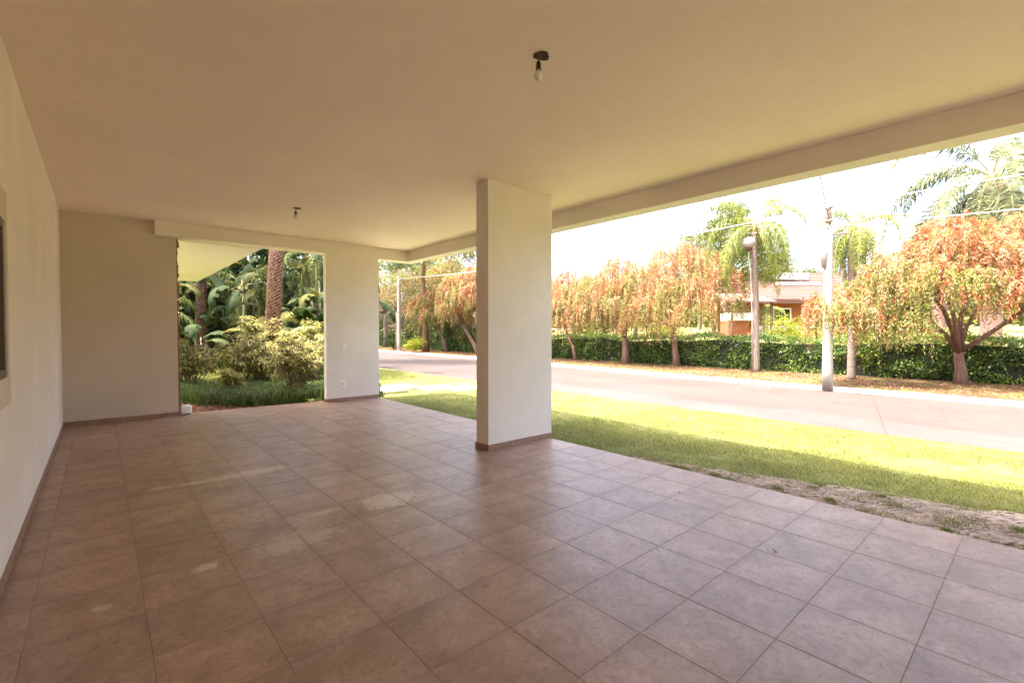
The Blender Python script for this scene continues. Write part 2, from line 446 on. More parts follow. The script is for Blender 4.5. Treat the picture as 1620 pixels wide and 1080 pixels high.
M['bbb'] = leafmat('bottlebrush_peach', [(0.46, 0.27, 0.15), (0.52, 0.31, 0.19), (0.42, 0.26, 0.12), (0.50, 0.34, 0.20)], 0.28)
M['bbc'] = leafmat('bottlebrush_leafgreen', [(0.17, 0.18, 0.045), (0.24, 0.24, 0.055), (0.13, 0.14, 0.035), (0.28, 0.26, 0.07)], 0.28)
M['bbd'] = leafmat('bottlebrush_straw', [(0.33, 0.28, 0.09), (0.38, 0.31, 0.11), (0.28, 0.25, 0.07), (0.42, 0.33, 0.13)], 0.28)
M['bbf'] = leafmat('bottlebrush_flowers', [(0.50, 0.07, 0.045), (0.55, 0.15, 0.07), (0.42, 0.05, 0.05), (0.55, 0.22, 0.12)], 0.35)
M['palm'] = leafmat('palm_leaflets', [(0.07, 0.10, 0.02), (0.16, 0.20, 0.03), (0.26, 0.27, 0.05), (0.10, 0.14, 0.03)], 0.35)
M['palmdark'] = leafmat('shaded_palm_leaflets', [(0.035, 0.06, 0.014), (0.08, 0.11, 0.02), (0.15, 0.16, 0.03), (0.05, 0.08, 0.018)], 0.25)  # darker copy of the palm leaflets, garden shade put into the colour
M['palmg'] = leafmat('palm_leaflets_grey', [(0.05, 0.07, 0.03), (0.11, 0.13, 0.05), (0.18, 0.19, 0.07), (0.07, 0.10, 0.045)], 0.3)
M['rachis'] = plain('palm_rachis', (0.30, 0.27, 0.09), 0.6)
M['green1'] = leafmat('mid_green_leaves', [(0.045, 0.07, 0.02), (0.09, 0.125, 0.03), (0.16, 0.18, 0.05), (0.06, 0.09, 0.03)], 0.35)
M['green2'] = leafmat('yellow_green_leaves', [(0.10, 0.12, 0.024), (0.21, 0.22, 0.035), (0.16, 0.16, 0.045), (0.28, 0.26, 0.05)], 0.4)
M['pinkl'] = leafmat('pink_grey_leaves', [(0.22, 0.15, 0.12), (0.16, 0.12, 0.075), (0.28, 0.20, 0.17), (0.15, 0.14, 0.07)], 0.35)
M['orangel'] = leafmat('orange_leaves', [(0.26, 0.12, 0.04), (0.22, 0.16, 0.05), (0.30, 0.18, 0.075), (0.15, 0.13, 0.04)], 0.4)
M['darkl'] = leafmat('dark_green_leaves', [(0.02, 0.04, 0.015), (0.04, 0.075, 0.025), (0.07, 0.10, 0.03)], 0.2)
M['bright'] = leafmat('lime_leaves', [(0.24, 0.27, 0.02), (0.34, 0.34, 0.035), (0.16, 0.20, 0.02)], 0.45)
M['song'] = leafmat('variegated_leaves', [(0.1249, 0.1346, 0.0269), (0.2692, 0.2451, 0.0577), (0.4037, 0.3557, 0.1153), (0.1923, 0.1875, 0.0384), (0.0865, 0.1009, 0.023)], 0.35)
M['stem'] = bark('shrub_stem', (0.10, 0.065, 0.04), (0.24, 0.17, 0.11))
M['mondo'] = leafmat('mondo_grass', [(0.03, 0.07, 0.014), (0.06, 0.13, 0.022), (0.13, 0.19, 0.04), (0.18, 0.17, 0.06), (0.04, 0.10, 0.018)], 0.3)
M['grass'] = leafmat('lawn_blades', [(0.10, 0.14, 0.018), (0.17, 0.21, 0.03), (0.24, 0.26, 0.05), (0.13, 0.17, 0.025), (0.33, 0.29, 0.12), (0.42, 0.36, 0.20)], 0.35)
M['root'] = leafmat('dry_roots', [(0.58, 0.48, 0.43), (0.74, 0.65, 0.58), (0.22, 0.15, 0.12)], 0.0, 0.9)

def strel_mat(name, g1, g2, rib):
    m, nt, p = mat(name)
    oi = nt.nodes.new('ShaderNodeObjectInfo')
    uv = nt.nodes.new('ShaderNodeUVMap')
    w = nd(nt, 'ShaderNodeTexWave', bands_direction='Y', Scale=14, Distortion=1.5, Detail=2); nt.links.new(uv.outputs[0], w.inputs[0])
    n = noise(nt, 2.2, 4, 0.6, pos(nt))
    a = ramp(nt, [(0.35, g1), (0.65, g2)], n.outputs[0])
    b = mix(nt, a.outputs[0], tuple(x * 1.5 for x in g2), ramp(nt, [(0.3, 0.0), (0.9, 0.35)], w.outputs[0]).outputs[0])
    c = mix(nt, b, rib, ramp(nt, [(0.5, 0.0), (0.98, 0.65)], oi.outputs['Random']).outputs[0])
    nt.links.new(c, p.inputs['Base Color'])
    p.inputs['Roughness'].default_value = 0.6; p.inputs['Specular IOR Level'].default_value = 0.15
    bump(nt, p, w.outputs[0], 0.35, 0.02)
    t = nt.nodes.new('ShaderNodeBsdfTranslucent'); nt.links.new(c, t.inputs[0])
    ms = nt.nodes.new('ShaderNodeMixShader'); ms.inputs[0].default_value = 0.25
    nt.links.new(p.outputs[0], ms.inputs[1]); nt.links.new(t.outputs[0], ms.inputs[2]); nt.links.new(ms.outputs[0], nt.nodes['Material Output'].inputs[0])
    return m
M['strel'] = strel_mat('strelitzia_leaf', (0.008, 0.020, 0.006), (0.034, 0.055, 0.012), (0.14, 0.12, 0.025))
M['strelstem'] = plain('strelitzia_stem', (0.10, 0.11, 0.045), 0.6, 0, 0.4, 4)

# ------------------------------------------------------------------ ground, lawn, road, verge
def kx(y):      # far kerb line (street side face) along the street
    return float(np.interp(y, [-80, 0, 6, 15, 22, 36, 60, 120], [12.3, 12.80, 12.98, 13.85, 14.45, 14.72, 14.0, 8.0]))
def nx(y):      # near edge of the asphalt
    return float(np.interp(y, [-80, 0, 12, 19, 30, 60, 120], [6.7, 6.80, 6.88, 6.95, 7.4, 7.4, 1.5]))
YS = [-80, -40, -20, -10, -5, 0, 3, 6, 9.3, 12, 15, 19, 22, 26, 30, 36, 45, 60, 90, 120]
def strip(name, fa, fb, za, zb, m, label=None, ys=YS, nseg=2):
    V = []; F = []
    for y in ys:
        for k in range(nseg + 1):
            t = k / nseg
            x = fa(y) * (1 - t) + fb(y) * t
            V.append((x, y, za * (1 - t) + zb * t))
    w = nseg + 1
    for i in range(len(ys) - 1):
        for k in range(nseg):
            a = i * w + k; F.append((a, a + 1, a + 1 + w, a + w))
    me = bpy.data.meshes.new(name); me.from_pydata(V, [], F); me.materials.append(m); me.update()
    return tag(link(name, me), label, kind='structure')
def c(v): return lambda y: v
# terrain under everything, reaching the horizon
me = bpy.data.meshes.new('terrain')
xs = [-900, -60, 5, 16.3, 20, 26, 34, 60, 150, 900]; zs = [-0.42, -0.42, -0.42, -0.40, 0.15, 0.85, 1.25, 1.9, 3.0, 3.0]
V = [(x, y, z) for y in (-900, 900) for x, z in zip(xs, zs)]; n = len(xs)
me.from_pydata(V, [], [(i, i + 1, i + 1 + n, i + n) for i in range(n - 1)]); me.materials.append(M['farlawn']); me.update()
tag(link('ground', me), kind='structure')
strip('road', lambda y: nx(y) - .3, lambda y: kx(y) + .02, -0.20, -0.195, M['road'])
strip('road_shoulder', lambda y: nx(y) - .05, lambda y: nx(y) + 1.55 + 0.12 * math.sin(y * .7), -0.190, -0.188, M['shoulder'], ys=[y for y in np.arange(-20, 12.1, .5)])
strip('lawn', c(XS + .004), lambda y: nx(y), -0.055, -0.155, M['lawn'], ys=[-80, -40, -10, -5, 0, 3, 6, 9.3])
strip('lawn', c(-30.), lambda y: nx(y), -0.057, -0.157, M['lawn'], ys=[9.306, 12, 15, 19, 22, 26, 30, 36, 45, 60], nseg=4)
strip('verge', lambda y: kx(y) + .12, c(17.6), -0.075, -0.03, M['litter'], nseg=3)
# bare dirt along the slab, 4 mm above the lawn sheet
def dirt_edge(y): return XS + float(np.interp(y, [-8, -0.8, 0.6, 1.6, 2.6, 3.4, 4.2], [1.2, 1.05, 0.72, 0.36, 0.14, 0.05, 0.02]))
ys = list(np.arange(-8, 4.3, 0.18))
strip('dirt_strip', c(XS + .006), lambda y: dirt_edge(y) + .09 * math.sin(y * 5.1) * (dirt_edge(y) - XS), -0.048, -0.066, M['dirt'], ys=ys)
mb = MB(); mb.add([(-1.6, 9.31, -.045), (0.25, 9.31, -.045), (0.0, 9.9, -.046), (-.35, 10.5, -.047), (-1.0, 10.9, -.047), (-1.6, 10.9, -.047)], [(0, 1, 2, 3, 4, 5)])
tag(mb.build('mulch_bed', M['mulch']), kind='structure')

# far kerb, stone by stone
kerb = empty('kerb', (12.8, 0, -0.2)); tag(kerb, 'whitewashed kerb of long stones along the far side of the street', 'kerb')
km = MB(); km.bbox((0, -0.49, -0.02), (0.14, 0.49, 0.125), 0.012); kme = km.mesh('kerb_stone', M['kerb'])
kb = MB(); kb.bbox((0, -0.49, -0.02), (0.14, 0.49, 0.06), 0.012); kbe = kb.mesh('bare_kerb_stone', M['kerbbare'])
y = -12.0
while y < 60:
    me = kme
    if 6.2 < y < 6.9: me = kbe
    ang = math.atan2(kx(y + .5) - kx(y - .5), 1.0)
    o = link('kerb_stone', me, kerb, (kx(y) - 12.8 + random.uniform(-.012, .012), y, random.uniform(-.012, .008)), (random.uniform(-.006, .006), random.uniform(-.03, .03), -ang + random.uniform(-.012, .012)))
    if me is kbe: o['label'] = 'bare reddish kerb stone without whitewash'
    o.scale = (1, 1.0 if me is kme else .95, 1)
    y += 1.0
# stepping slabs in the lawn
path = empty('stepping_stone_path', (3.3, 11.0, -.06)); tag(path, 'row of large pale stepping slabs crossing the sunlit lawn', 'path')
for i, (px, py) in enumerate([(3.05, 11.55), (3.95, 11.2), (3.35, 10.75), (4.66, 10.45), (5.25, 9.95), (5.9, 9.4), (6.4, 8.8)]):
    mb = MB(); mb.bbox((-.40, -.40, -.05), (.40, .40, 0.02), .012)
    mb.build('stepping_slab', M['paver'], path, (px - 3.3, py - 11, -.012 - (px - 3) * .02), (0, 0, random.uniform(-.06, .06)))

# ------------------------------------------------------------------ the carport
SL = empty('floor', (0, 0, 0)); SL['kind'] = 'structure'
mb = MB(); mb.box((XW - .2, -8, -.5), (XS - .002, 9.298, -.0015)); mb.build('grout_bed', M['grout'], SL)
T = 0.45; G = 0.0014
def tile_mesh(w, h, name='floor_tile'):
    a, b = w / 2 - G, h / 2 - G; ch = 0.0016
    V = [(-a + ch, -b + ch, 0), (a - ch, -b + ch, 0), (a - ch, b - ch, 0), (-a + ch, b - ch, 0), (-a, -b, -ch), (a, -b, -ch), (a, b, -ch), (-a, b, -ch),
         (-a, -b, -.0075), (a, -b, -.0075), (a, b, -.0075), (-a, b, -.0075)]
    F = [(0, 1, 2, 3)] + [(k + 4, (k + 1) % 4 + 4, (k + 1) % 4, k) for k in range(4)] + [(k + 8, (k + 1) % 4 + 8, (k + 1) % 4 + 4, k + 4) for k in range(4)]
    me = bpy.data.meshes.new(name); me.from_pydata(V, [], F); me.materials.append(M['tile']); me.update(); return me
cache = {}
rest = MB()
for i in range(-7, 5):
    x0 = max(i * T, XW); x1 = min((i + 1) * T, XS)
    for j in range(-17, 21):
        y0 = j * T; y1 = min((j + 1) * T, 9.298)
        w, h = x1 - x0, y1 - y0
        cx_, cy_ = (x0 + x1) / 2, (y0 + y1) / 2
        if j < -2 or (i < -3 and j < 0) or (i < -5 and j < 2):
            rest.box((x0 + G, y0 + G, -.0075), (x1 - G, y1 - G, 0)); continue
        k = (round(w, 3), round(h, 3))
        if k not in cache: cache[k] = tile_mesh(*k)
        link('floor_tile', cache[k], SL, (cx_, cy_, random.uniform(-.0005, .0004)), (random.uniform(-.0009, .0009), random.uniform(-.0009, .0009), random.uniform(-.0006, .0006)))
o = rest.build('floor_tiles_behind', M['tile'], SL); o['kind'] = 'stuff'

mb = MB(); mb.box((XW - .2, -8, H), (3.238, 9.3, 3.62)); mb.box((0.0, 9.3, H + .01), (3.238, 9.8, 3.61)); mb.box((XW, -8.2, -.1), (XW + .3, -8.001, 3.62))  # second box: unseen eave, added to keep a sun spot off the tiles
tag(mb.build('ceiling', M['ceil']), kind='structure')

# side wall with the window opening
WY0, WY1, WZ0, WZ1 = 1.90, 3.47, 1.18, 2.155
mb = MB()
mb.box((XW - .2, -8, -.1), (XW, WY0, H)); mb.box((XW - .2, WY1, -.1), (XW, 9.30, H))
mb.box((XW - .2, WY0, -.1), (XW, WY1, WZ0)); mb.box((XW - .2, WY0, WZ1), (XW, WY1, H))
sw = mb.build('side_wall', M['wall']); tag(sw, 'long cream painted wall on the left edge with a window in it', 'wall')
mb = MB()
e = .004
for a, b in (((WY0 - .2, WZ0 - .17), (WY1 + .10, WZ0)), ((WY0 - .2, WZ1), (WY1 + .10, WZ1 + .19)), ((WY1, WZ0), (WY1 + .10, WZ1))):
    mb.box((XW, a[0], a[1]), (XW + e, b[0], b[1]))
mb.build('plaster_band', M['rough'], sw)
win = empty('window', (XW - .1, (WY0 + WY1) / 2, WZ0)); tag(win, 'dark framed window recessed in the cream left wall', 'window')
def wbox(y0, y1, z0, z1, x0=-.03, x1=.097):
    m_ = MB(); m_.box((x0, y0, z0), (x1, y1, z1)); return m_
hw = (WY1 - WY0) / 2; hh = WZ1 - WZ0
for a in ((-hw, hw, 0, .05), (-hw, hw, hh - .05, hh), (-hw, -hw + .05, .05, hh - .05), (hw - .05, hw, .05, hh - .05), (-.03, .03, .05, hh - .05)):
    wbox(*a).build('frame_bar', M['frame'], win)
for s in (-1, 1):
    a, b = (.03, hw - .05) if s > 0 else (-hw + .05, -.03)
    wbox(a, b, .05, hh - .05, -.004, .004).build('pane', M['glass'], win)

# back wall panel, with its broken, unplastered end
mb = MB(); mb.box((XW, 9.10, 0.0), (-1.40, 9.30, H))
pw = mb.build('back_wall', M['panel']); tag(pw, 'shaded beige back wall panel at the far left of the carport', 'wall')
mb = MB()
z = 0.02
while z < BB - .04:
    h_ = random.uniform(.025, .06); d_ = random.uniform(.012, .045)
    mb.box((-1.401, 9.118 + random.uniform(0, .02), z), (-1.40 + d_, 9.285 - random.uniform(0, .03), min(z + h_, BB - .01)))
    z += h_ * random.uniform(.8, 1.0)
mb.build('broken_edge', M['broken'], pw)

# pillar beside the garden opening
mb = MB(); mb.box((1.09, 8.952, 0), (2.238, 9.10, BB))
pil = mb.build('corner_pillar', M['column']); tag(pil, 'wide cream wall pier with a switch and a socket, right of the garden opening', 'pillar')
# beams
mb = MB(); mb.box((-1.70, 8.950, BB), (2.238, 9.098, H - .002)); mb.box((-1.4, 9.098, BB), (2.238, 9.30, H - .002))
tag(mb.build('ceiling_beam', M['wall']), 'beige beam over the garden opening and pier', 'beam')
mb = MB(); mb.box((2.238, 8.985, BB + .001), (3.236, 9.30, H - .002))
tag(mb.build('ceiling_beam', M['wall']), 'short beige beam end between the pier and the outer corner', 'beam')
mb = MB(); mb.box((2.976, -8, BB), (3.236, 8.984, H - .002))
tag(mb.build('ceiling_beam', M['wall']), 'long beige edge beam running along the street side of the ceiling', 'beam')
# the free standing column
colm = empty('column', (1.71, 3.80, 0)); tag(colm, 'rectangular cream column standing alone at the edge of the tiled floor', 'column')
mb = MB(); mb.bbox((1.160 - 1.71, 3.682 - 3.80, 0), (2.272 - 1.71, 3.925 - 3.80, H - .001), .004); mb.build('shaft', M['column'], colm)

def skirting(parent, p0, p1, nrm, h=.072, th=.011, off=(0, 0, 0), joint=.45):
    """pieces of ceramic skirting from p0 to p1"""
    p0 = Vector(p0); p1 = Vector(p1); L = (p1 - p0).length; d = (p1 - p0) / L; nv = Vector(nrm)
    s = 0.0; first = random.uniform(.2, .45)
    while s < L - .001:
        e_ = min(L, s + (first if s == 0 else joint))
        if L - e_ < .04: e_ = L
        a = p0 + d * (s + .0012); b = p0 + d * (e_ - .0012)
        o_ = nv * (th + random.uniform(0, .0015)); hh_ = h + random.uniform(-.0015, .0015)
        q = [a, b, b + o_, a + o_]
        c0 = Vector(off)
        V = [(v.x - c0.x, v.y - c0.y, .001 - c0.z) for v in q] + [(v.x - c0.x, v.y - c0.y, hh_ - c0.z) for v in q]
        m_ = MB(); m_.add(V, [(0, 3, 2, 1), (4, 5, 6, 7), (0, 1, 5, 4), (1, 2, 6, 5), (2, 3, 7, 6), (3, 0, 4, 7)])
        m_.build('skirting_tile', M['skirt'], parent)
        s = e_
skirting(sw, (XW, -3, 0), (XW, 9.088, 0), (1, 0, 0))
skirting(pw, (XW + .014, 9.10, 0), (-1.40, 9.10, 0), (0, -1, 0))
skirting(pil, (1.078, 8.952, 0), (2.238, 8.952, 0), (0, -1, 0))
skirting(pil, (1.09, 9.10, 0), (1.09, 8.953, 0), (-1, 0, 0))
oc = (1.71, 3.80, 0)
skirting(colm, (1.147, 3.682, 0), (2.272, 3.682, 0), (0, -1, 0), off=oc)
skirting(colm, (1.160, 3.938, 0), (1.160, 3.683, 0), (-1, 0, 0), off=oc)
skirting(colm, (1.161, 3.925, 0), (2.272, 3.925, 0), (0, 1, 0), off=oc)
skirting(colm, (2.272, 3.683, 0), (2.272, 3.938, 0), (1, 0, 0), off=oc)

# unseen upper storey added above to block sky, roof wing over the garden, house body to the left
ho = empty('house', (-4, 0, 0)); tag(ho, 'pale house body whose roof wing overhangs the garden behind the opening', 'house')
mb = MB(); mb.box((-12 + 4, -8, 3.621), (2.1 + 4, 4.6, 6.4)); mb.build('unseen_upper_storey', M['wall'], ho)
mb = MB(); mb.box((-3.4 + 4, 9.302, BB - .01), (-0.02 + 4, 17.3, BB + .42)); mb.build('roof_wing', M['soffit'], ho)
mb = MB(); mb.box((-14 + 4, -8, -.3), (XW - .45 + 4, 9.0, 3.62)); mb.build('ground_floor', M['wall'], ho)

# switch, socket, small box
def plate(name, x, z, label, cat, socket):
    t = empty(name, (x, 8.951, z)); tag(t, label, cat)
    m_ = MB(); m_.bbox((-.042, -.012, -.062), (.042, 0, .062), .003); m_.build('cover_plate', M['white'], t)
    if socket:
        m_ = MB(); m_.tube([(0, -.0121, 0), (0, -.0145, 0)], .020, 12, smooth=False); m_.build('socket_face', M['metalgrey'], t)
        for dx in (-.008, 0, .008):
            m_ = MB(); m_.tube([(dx, -.0147, .002 if dx == 0 else 0), (dx, -.0157, .002 if dx == 0 else 0)], .0025, 8, smooth=False); m_.build('socket_hole', M['black'], t)
    else:
        m_ = MB(); m_.bbox((-.016, -.0185, -.03), (.016, -.0125, .03), .002); m_.build('rocker', M['white'], t)
plate('light_switch', 1.44, 1.14, 'white light switch on the pier at hand height', 'switch', False)
plate('power_socket', 1.43, 0.36, 'white power socket low on the pier below the switch', 'socket', True)
bx = empty('junction_box', (-1.285, 9.20, 0.0)); tag(bx, 'small white plastic box on the floor at the broken end of the back wall', 'box')
mb = MB(); mb.bbox((-.085, -.07, .012), (.085, .07, .165), .022); mb.build('housing', M['white'], bx)
mb = MB(); mb.box((-.055, -.05, 0), (.055, .05, .012)); mb.build('foot', M['black'], bx)

# bare bulbs
def bulb(x, y, sc, label, seed):
    rnd = random.Random(seed)
    t = empty('pendant_bulb', (x, y, H)); tag(t, label, 'light bulb', 'bare bulbs hanging from the ceiling')
    m_ = MB()
    n_ = 22; ring = []
    prof = [(.056, -.001), (.060, -.006), (.050, -.009), (.030, -.007), (.012, -.003)]
    vv = []
    for r_, z_ in prof:
        for k in range(n_):
            a = 2 * math.pi * k / n_; rr_ = r_ * (1 + .10 * math.sin(3 * a + seed) + .06 * math.sin(7 * a)); vv.append((rr_ * math.cos(a), rr_ * math.sin(a) * .92, z_))
    ff = [(i * n_ + k, i * n_ + (k + 1) % n_, (i + 1) * n_ + (k + 1) % n_, (i + 1) * n_ + k) for i in range(len(prof) - 1) for k in range(n_)]
    ff.append(tuple(range((len(prof) - 1) * n_, len(prof) * n_)))
    m_.add(vv, ff, True); m_.build('ceiling_box', M['hole'], t)
    dx, dy = -.018, .014
    m_ = MB(); m_.tube([(.0, 0, -.004), (-.022, .008, -.020), (dx - .006, dy, -.032), (dx, dy, -.052)], .0028, 6)
    m_.tube([(.01, 0, -.004), (-.006, .014, -.024), (dx + .006, dy, -.036), (dx, dy, -.054)], .0025, 6); m_.build('flex_wire', M['copper'], t)
    m_ = MB(); m_.tube([(.03, -.02, -.004), (.040, -.030, -.020), (.036, -.034, -.036)], .002, 5)
    m_.tube([(.02, -.03, -.004), (-.050, -.010, -.010), (-.062, -.006, -.016)], .0018, 5); m_.build('loose_wire', M['copper'], t)
    m_ = MB(); m_.lathe([(.010, -.044), (.013, -.048), (.017, -.058), (.019, -.095), (.0205, -.100), (.0205, -.106)], (dx, dy), 16); m_.build('socket', M['black'], t)
    m_ = MB(); m_.lathe([(.0135, -.1065), (.016, -.113), (.024, -.124), (.030, -.138), (.0315, -.150), (.029, -.163), (.021, -.174), (.010, -.180), (.001, -.1815)], (dx, dy), 20); m_.build('glass_bulb', M['bulb'], t)
    t.scale = (sc, sc, sc)
bulb(-.15, 1.44, .93, 'bare bulb in a black socket hanging nearest, above the column side', 1)
bulb(-.15, 6.65, .93, 'smaller looking bare bulb hanging farther back in the carport', 4)
#EOF_PART1

# ------------------------------------------------------------------ foliage builders
def limb_path(a, b, sag=0.12, n=6, wob=0.06):
    a = Vector(a); b = Vector(b); d = b - a; L = d.length
    off = Vector((random.uniform(-1, 1), random.uniform(-1, 1), random.uniform(-.3, .6))) * wob * L
    P = []
    for i in range(n):
        t = i / (n - 1)
        p = a + d * t + off * math.sin(math.pi * t) + Vector((0, 0, 1)) * sag * L * math.sin(math.pi * t)
        if 0 < i < n - 1: p += Vector((random.uniform(-1, 1), random.uniform(-1, 1), random.uniform(-1, 1))) * L * .02
        P.append(p)
    return P

def trunk_limbs(t, base, path, r0, r1, tips, m, rlimb, fork_from=0.75, twigs=3):
    """tapered trunk along path (local), then limbs from its top part to the tips"""
    mb = MB()
    n = len(path)
    rad = [r0 * 1.35] + [r0 + (r1 - r0) * i / (n - 1) for i in range(1, n)]
    mb.tube(path, rad, 10)
    mb.build('trunk', m, t)
    mb = MB()
    top = Vector(path[-1]); prev = Vector(path[-2])
    for tip in tips:
        tip = Vector(tip)
        s = prev.lerp(top, random.uniform(fork_from, 1.0)) if random.random() < .5 else top
        P = limb_path(s - (top - prev).normalized() * .04, tip, .10, 6, .10)
        mb.tube(P, [rlimb * (1 - .8 * i / 5) for i in range(6)], 6)
        for k in range(twigs):
            q = P[random.choice([2, 3, 4])]
            e2 = q + Vector((random.uniform(-1, 1), random.uniform(-1, 1), random.uniform(-.2, .9))).normalized() * (tip - s).length * random.uniform(.25, .5)
            P2 = limb_path(q, e2, .05, 4, .1)
            mb.tube(P2, [rlimb * .42 * (1 - .75 * i / 3) for i in range(4)], 4)
    mb.build('limbs', m, t)

def bottlebrush(loc, path, r0, clumps, label, m='bb1', nt=900, flowers=140, hang=(.35, .85), group='weeping bottlebrush trees along the verge', leafL=.095):
    """clumps: list of (dx,dy,z,rx,rz) local ellipsoids; weeping twigs start on them and hang"""
    t = empty('bottlebrush_tree', loc); tag(t, label, 'tree', group)
    tips = [(c_[0], c_[1], c_[2] - c_[4] * .15) for c_ in clumps][:6]
    trunk_limbs(t, loc, path, r0, r0 * .66, tips, M['bark_b'], r0 * .46, twigs=3)
    w = np.array([c_[3] ** 2 for c_ in clumps]); w = w / w.sum()
    ci = rng.choice(len(clumps), nt, p=w); C_ = np.array(clumps)[ci]
    d = rng.normal(size=(nt, 3)); d[:, 2] = np.abs(d[:, 2]) * .9 - .25; d = norm(d)
    rr = rng.uniform(.45, 1.0, nt) ** .5
    P0 = np.stack([C_[:, 0] + d[:, 0] * C_[:, 3] * rr, C_[:, 1] + d[:, 1] * C_[:, 3] * rr, C_[:, 2] + d[:, 2] * C_[:, 4] * rr], 1)
    out = norm(np.stack([d[:, 0], d[:, 1], np.zeros(nt)], 1) + rng.normal(scale=.25, size=(nt, 3)))
    Lh = rng.uniform(hang[0], hang[1], nt) * (1 - .45 * np.clip(d[:, 2], 0, 1))
    reach = rng.uniform(.10, .35, nt); rise = rng.uniform(.0, .22, nt) + .12 * np.clip(d[:, 2], 0, 1)
    up_ = rng.random(nt) < .10 * (d[:, 2] > .1); rise[up_] += rng.uniform(.2, .65, up_.sum()); Lh[up_] *= .25
    long_ = rng.random(nt) < .12 * (d[:, 2] < .3); Lh[long_] *= rng.uniform(1.3, 1.9, long_.sum())
    k = 20
    s = np.linspace(.05, 1, k)[None, :, None]
    Z = np.array([0, 0, 1.0])
    Pt = P0[:, None] + out[:, None] * (reach[:, None, None] * (1 - (1 - s) ** 2)) + Z * (rise[:, None, None] * s - (Lh + rise)[:, None, None] * s ** 2.2)
    tang = np.gradient(Pt, axis=1)
    Pt = Pt.reshape(-1, 3); tang = norm(tang.reshape(-1, 3))
    Pt = np.repeat(Pt, 2, 0); tang = np.repeat(tang, 2, 0)
    D = tang * .75 + rng.normal(scale=.5, size=tang.shape) + np.array([0, 0, -.15])
    n = len(Pt)
    V = leaves(Pt + rng.normal(scale=.012, size=Pt.shape), D, rng.uniform(.7, 1.3, n) * leafL, rng.uniform(.014, .027, n) * leafL / .095)
    # per twig colour family: two materials so whole twigs go rust or green
    tw = np.repeat(np.arange(nt), k * 2)
    hgt = (P0[:, 2] - P0[:, 2].min()) / max(np.ptp(P0[:, 2]), .1)
    g = vnoise(P0[:, 0] + 31, P0[:, 2] * 1.4 + P0[:, 1], .8) + rng.normal(scale=.16, size=nt) + .45 * (hgt - .5)
    if m == 'bb3': g = g - .08
    fam = np.where(g > .72, 0, np.where(g > .52, 1, np.where(g > .36, 3, 2)))
    fam = np.where(rng.random(nt) < .18, rng.integers(0, 4, nt), fam)
    link('crown', fastmesh('crown', V, [M['bba'], M['bbb'], M['bbc'], M['bbd']], fam[tw]), t)
    if flowers:
        fi = rng.choice(nt, flowers); 
        P = P0[fi] + out[fi] * (reach[fi] * rng.uniform(.6, 1.1, flowers))[:, None] + Z * (-(Lh[fi]) * rng.uniform(.0, .8, flowers))[:, None]
        q = 10
        Pb = np.repeat(P, q, 0) + np.tile(np.linspace(-.045, .045, q)[:, None] * Z, (flowers, 1))
        Dv = rng.normal(size=Pb.shape); Dv[:, 2] *= .3
        V = leaves(Pb, Dv, .042, .030, .5)
        o = link('flowers', fastmesh('flowers', V, M['bbf']), t); o['kind'] = 'stuff'
    return t

def clump_tree(name, loc, h, clumps, m, n, size, label, cat='tree', trunk=(.16, 'bark_g'), path=None, group=None, gap=.0, droop=-.1, up=.3):
    t = empty(name, loc); tag(t, label, cat, group)
    clumps = [tuple(c_) for c_ in clumps]
    if trunk:
        zt = min(c_[2] for c_ in clumps) - .1
        path = path or [(0, 0, -.1), (.02, .02, zt * .35), (-.03, .05, zt * .7), (0, 0, zt)]
        trunk_limbs(t, loc, path, trunk[0], trunk[0] * .6, [(c_[0] * .9, c_[1] * .9, c_[2]) for c_ in clumps], M[trunk[1]], trunk[0] * .4, twigs=2)
    A = np.array(clumps); w = A[:, 3] ** 2; w = w / w.sum()
    ci = rng.choice(len(A), n, p=w); C_ = A[ci]
    d = norm(rng.normal(size=(n, 3))); d[:, 2] = d[:, 2] * .8 + .1
    # sprays: gather leaves on small sub-clumps
    ns = max(8, n // 28)
    sd = norm(rng.normal(size=(ns, 3))); sc_ = rng.integers(0, len(A), ns)
    sc_ = rng.choice(len(A), ns, p=w)
    si = rng.integers(0, ns, n)
    r_ = rng.uniform(.55, 1.05, ns)
    B = A[sc_]; S0 = np.stack([B[:, 0] + sd[:, 0] * B[:, 3] * r_, B[:, 1] + sd[:, 1] * B[:, 3] * r_, B[:, 2] + sd[:, 2] * B[:, 4] * r_], 1)
    P = S0[si] + rng.normal(scale=size * 1.5, size=(n, 3)) * np.array([1, 1, .6])
    D = sd[si] * .5 + rng.normal(scale=.7, size=(n, 3)) + np.array([0, 0, up + droop])
    V = leaves(P, D, rng.uniform(.7, 1.3, n) * size, rng.uniform(.35, .6, n) * size)
    mats = [M[x] for x in (m if isinstance(m, (list, tuple)) else [m])]
    mi = rng.integers(0, len(mats), ns)[si]
    link('crown' if trunk else 'foliage', fastmesh('crown', V, mats, mi), t)
    return t

def blobs(n, R_, zc, Rz, r=(.5, .9), seed=0, flat=.75):
    g = random.Random(seed); out = []
    for i in range(n):
        a = g.uniform(0, 2 * math.pi); q = math.sqrt(g.uniform(0, 1)) * R_; rr_ = g.uniform(*r)
        zz = zc + g.uniform(-1, 1) * Rz * math.sqrt(max(0.05, 1 - (q / R_) ** 2))
        out.append((q * math.cos(a), q * math.sin(a), zz, rr_, rr_ * flat))
    return out

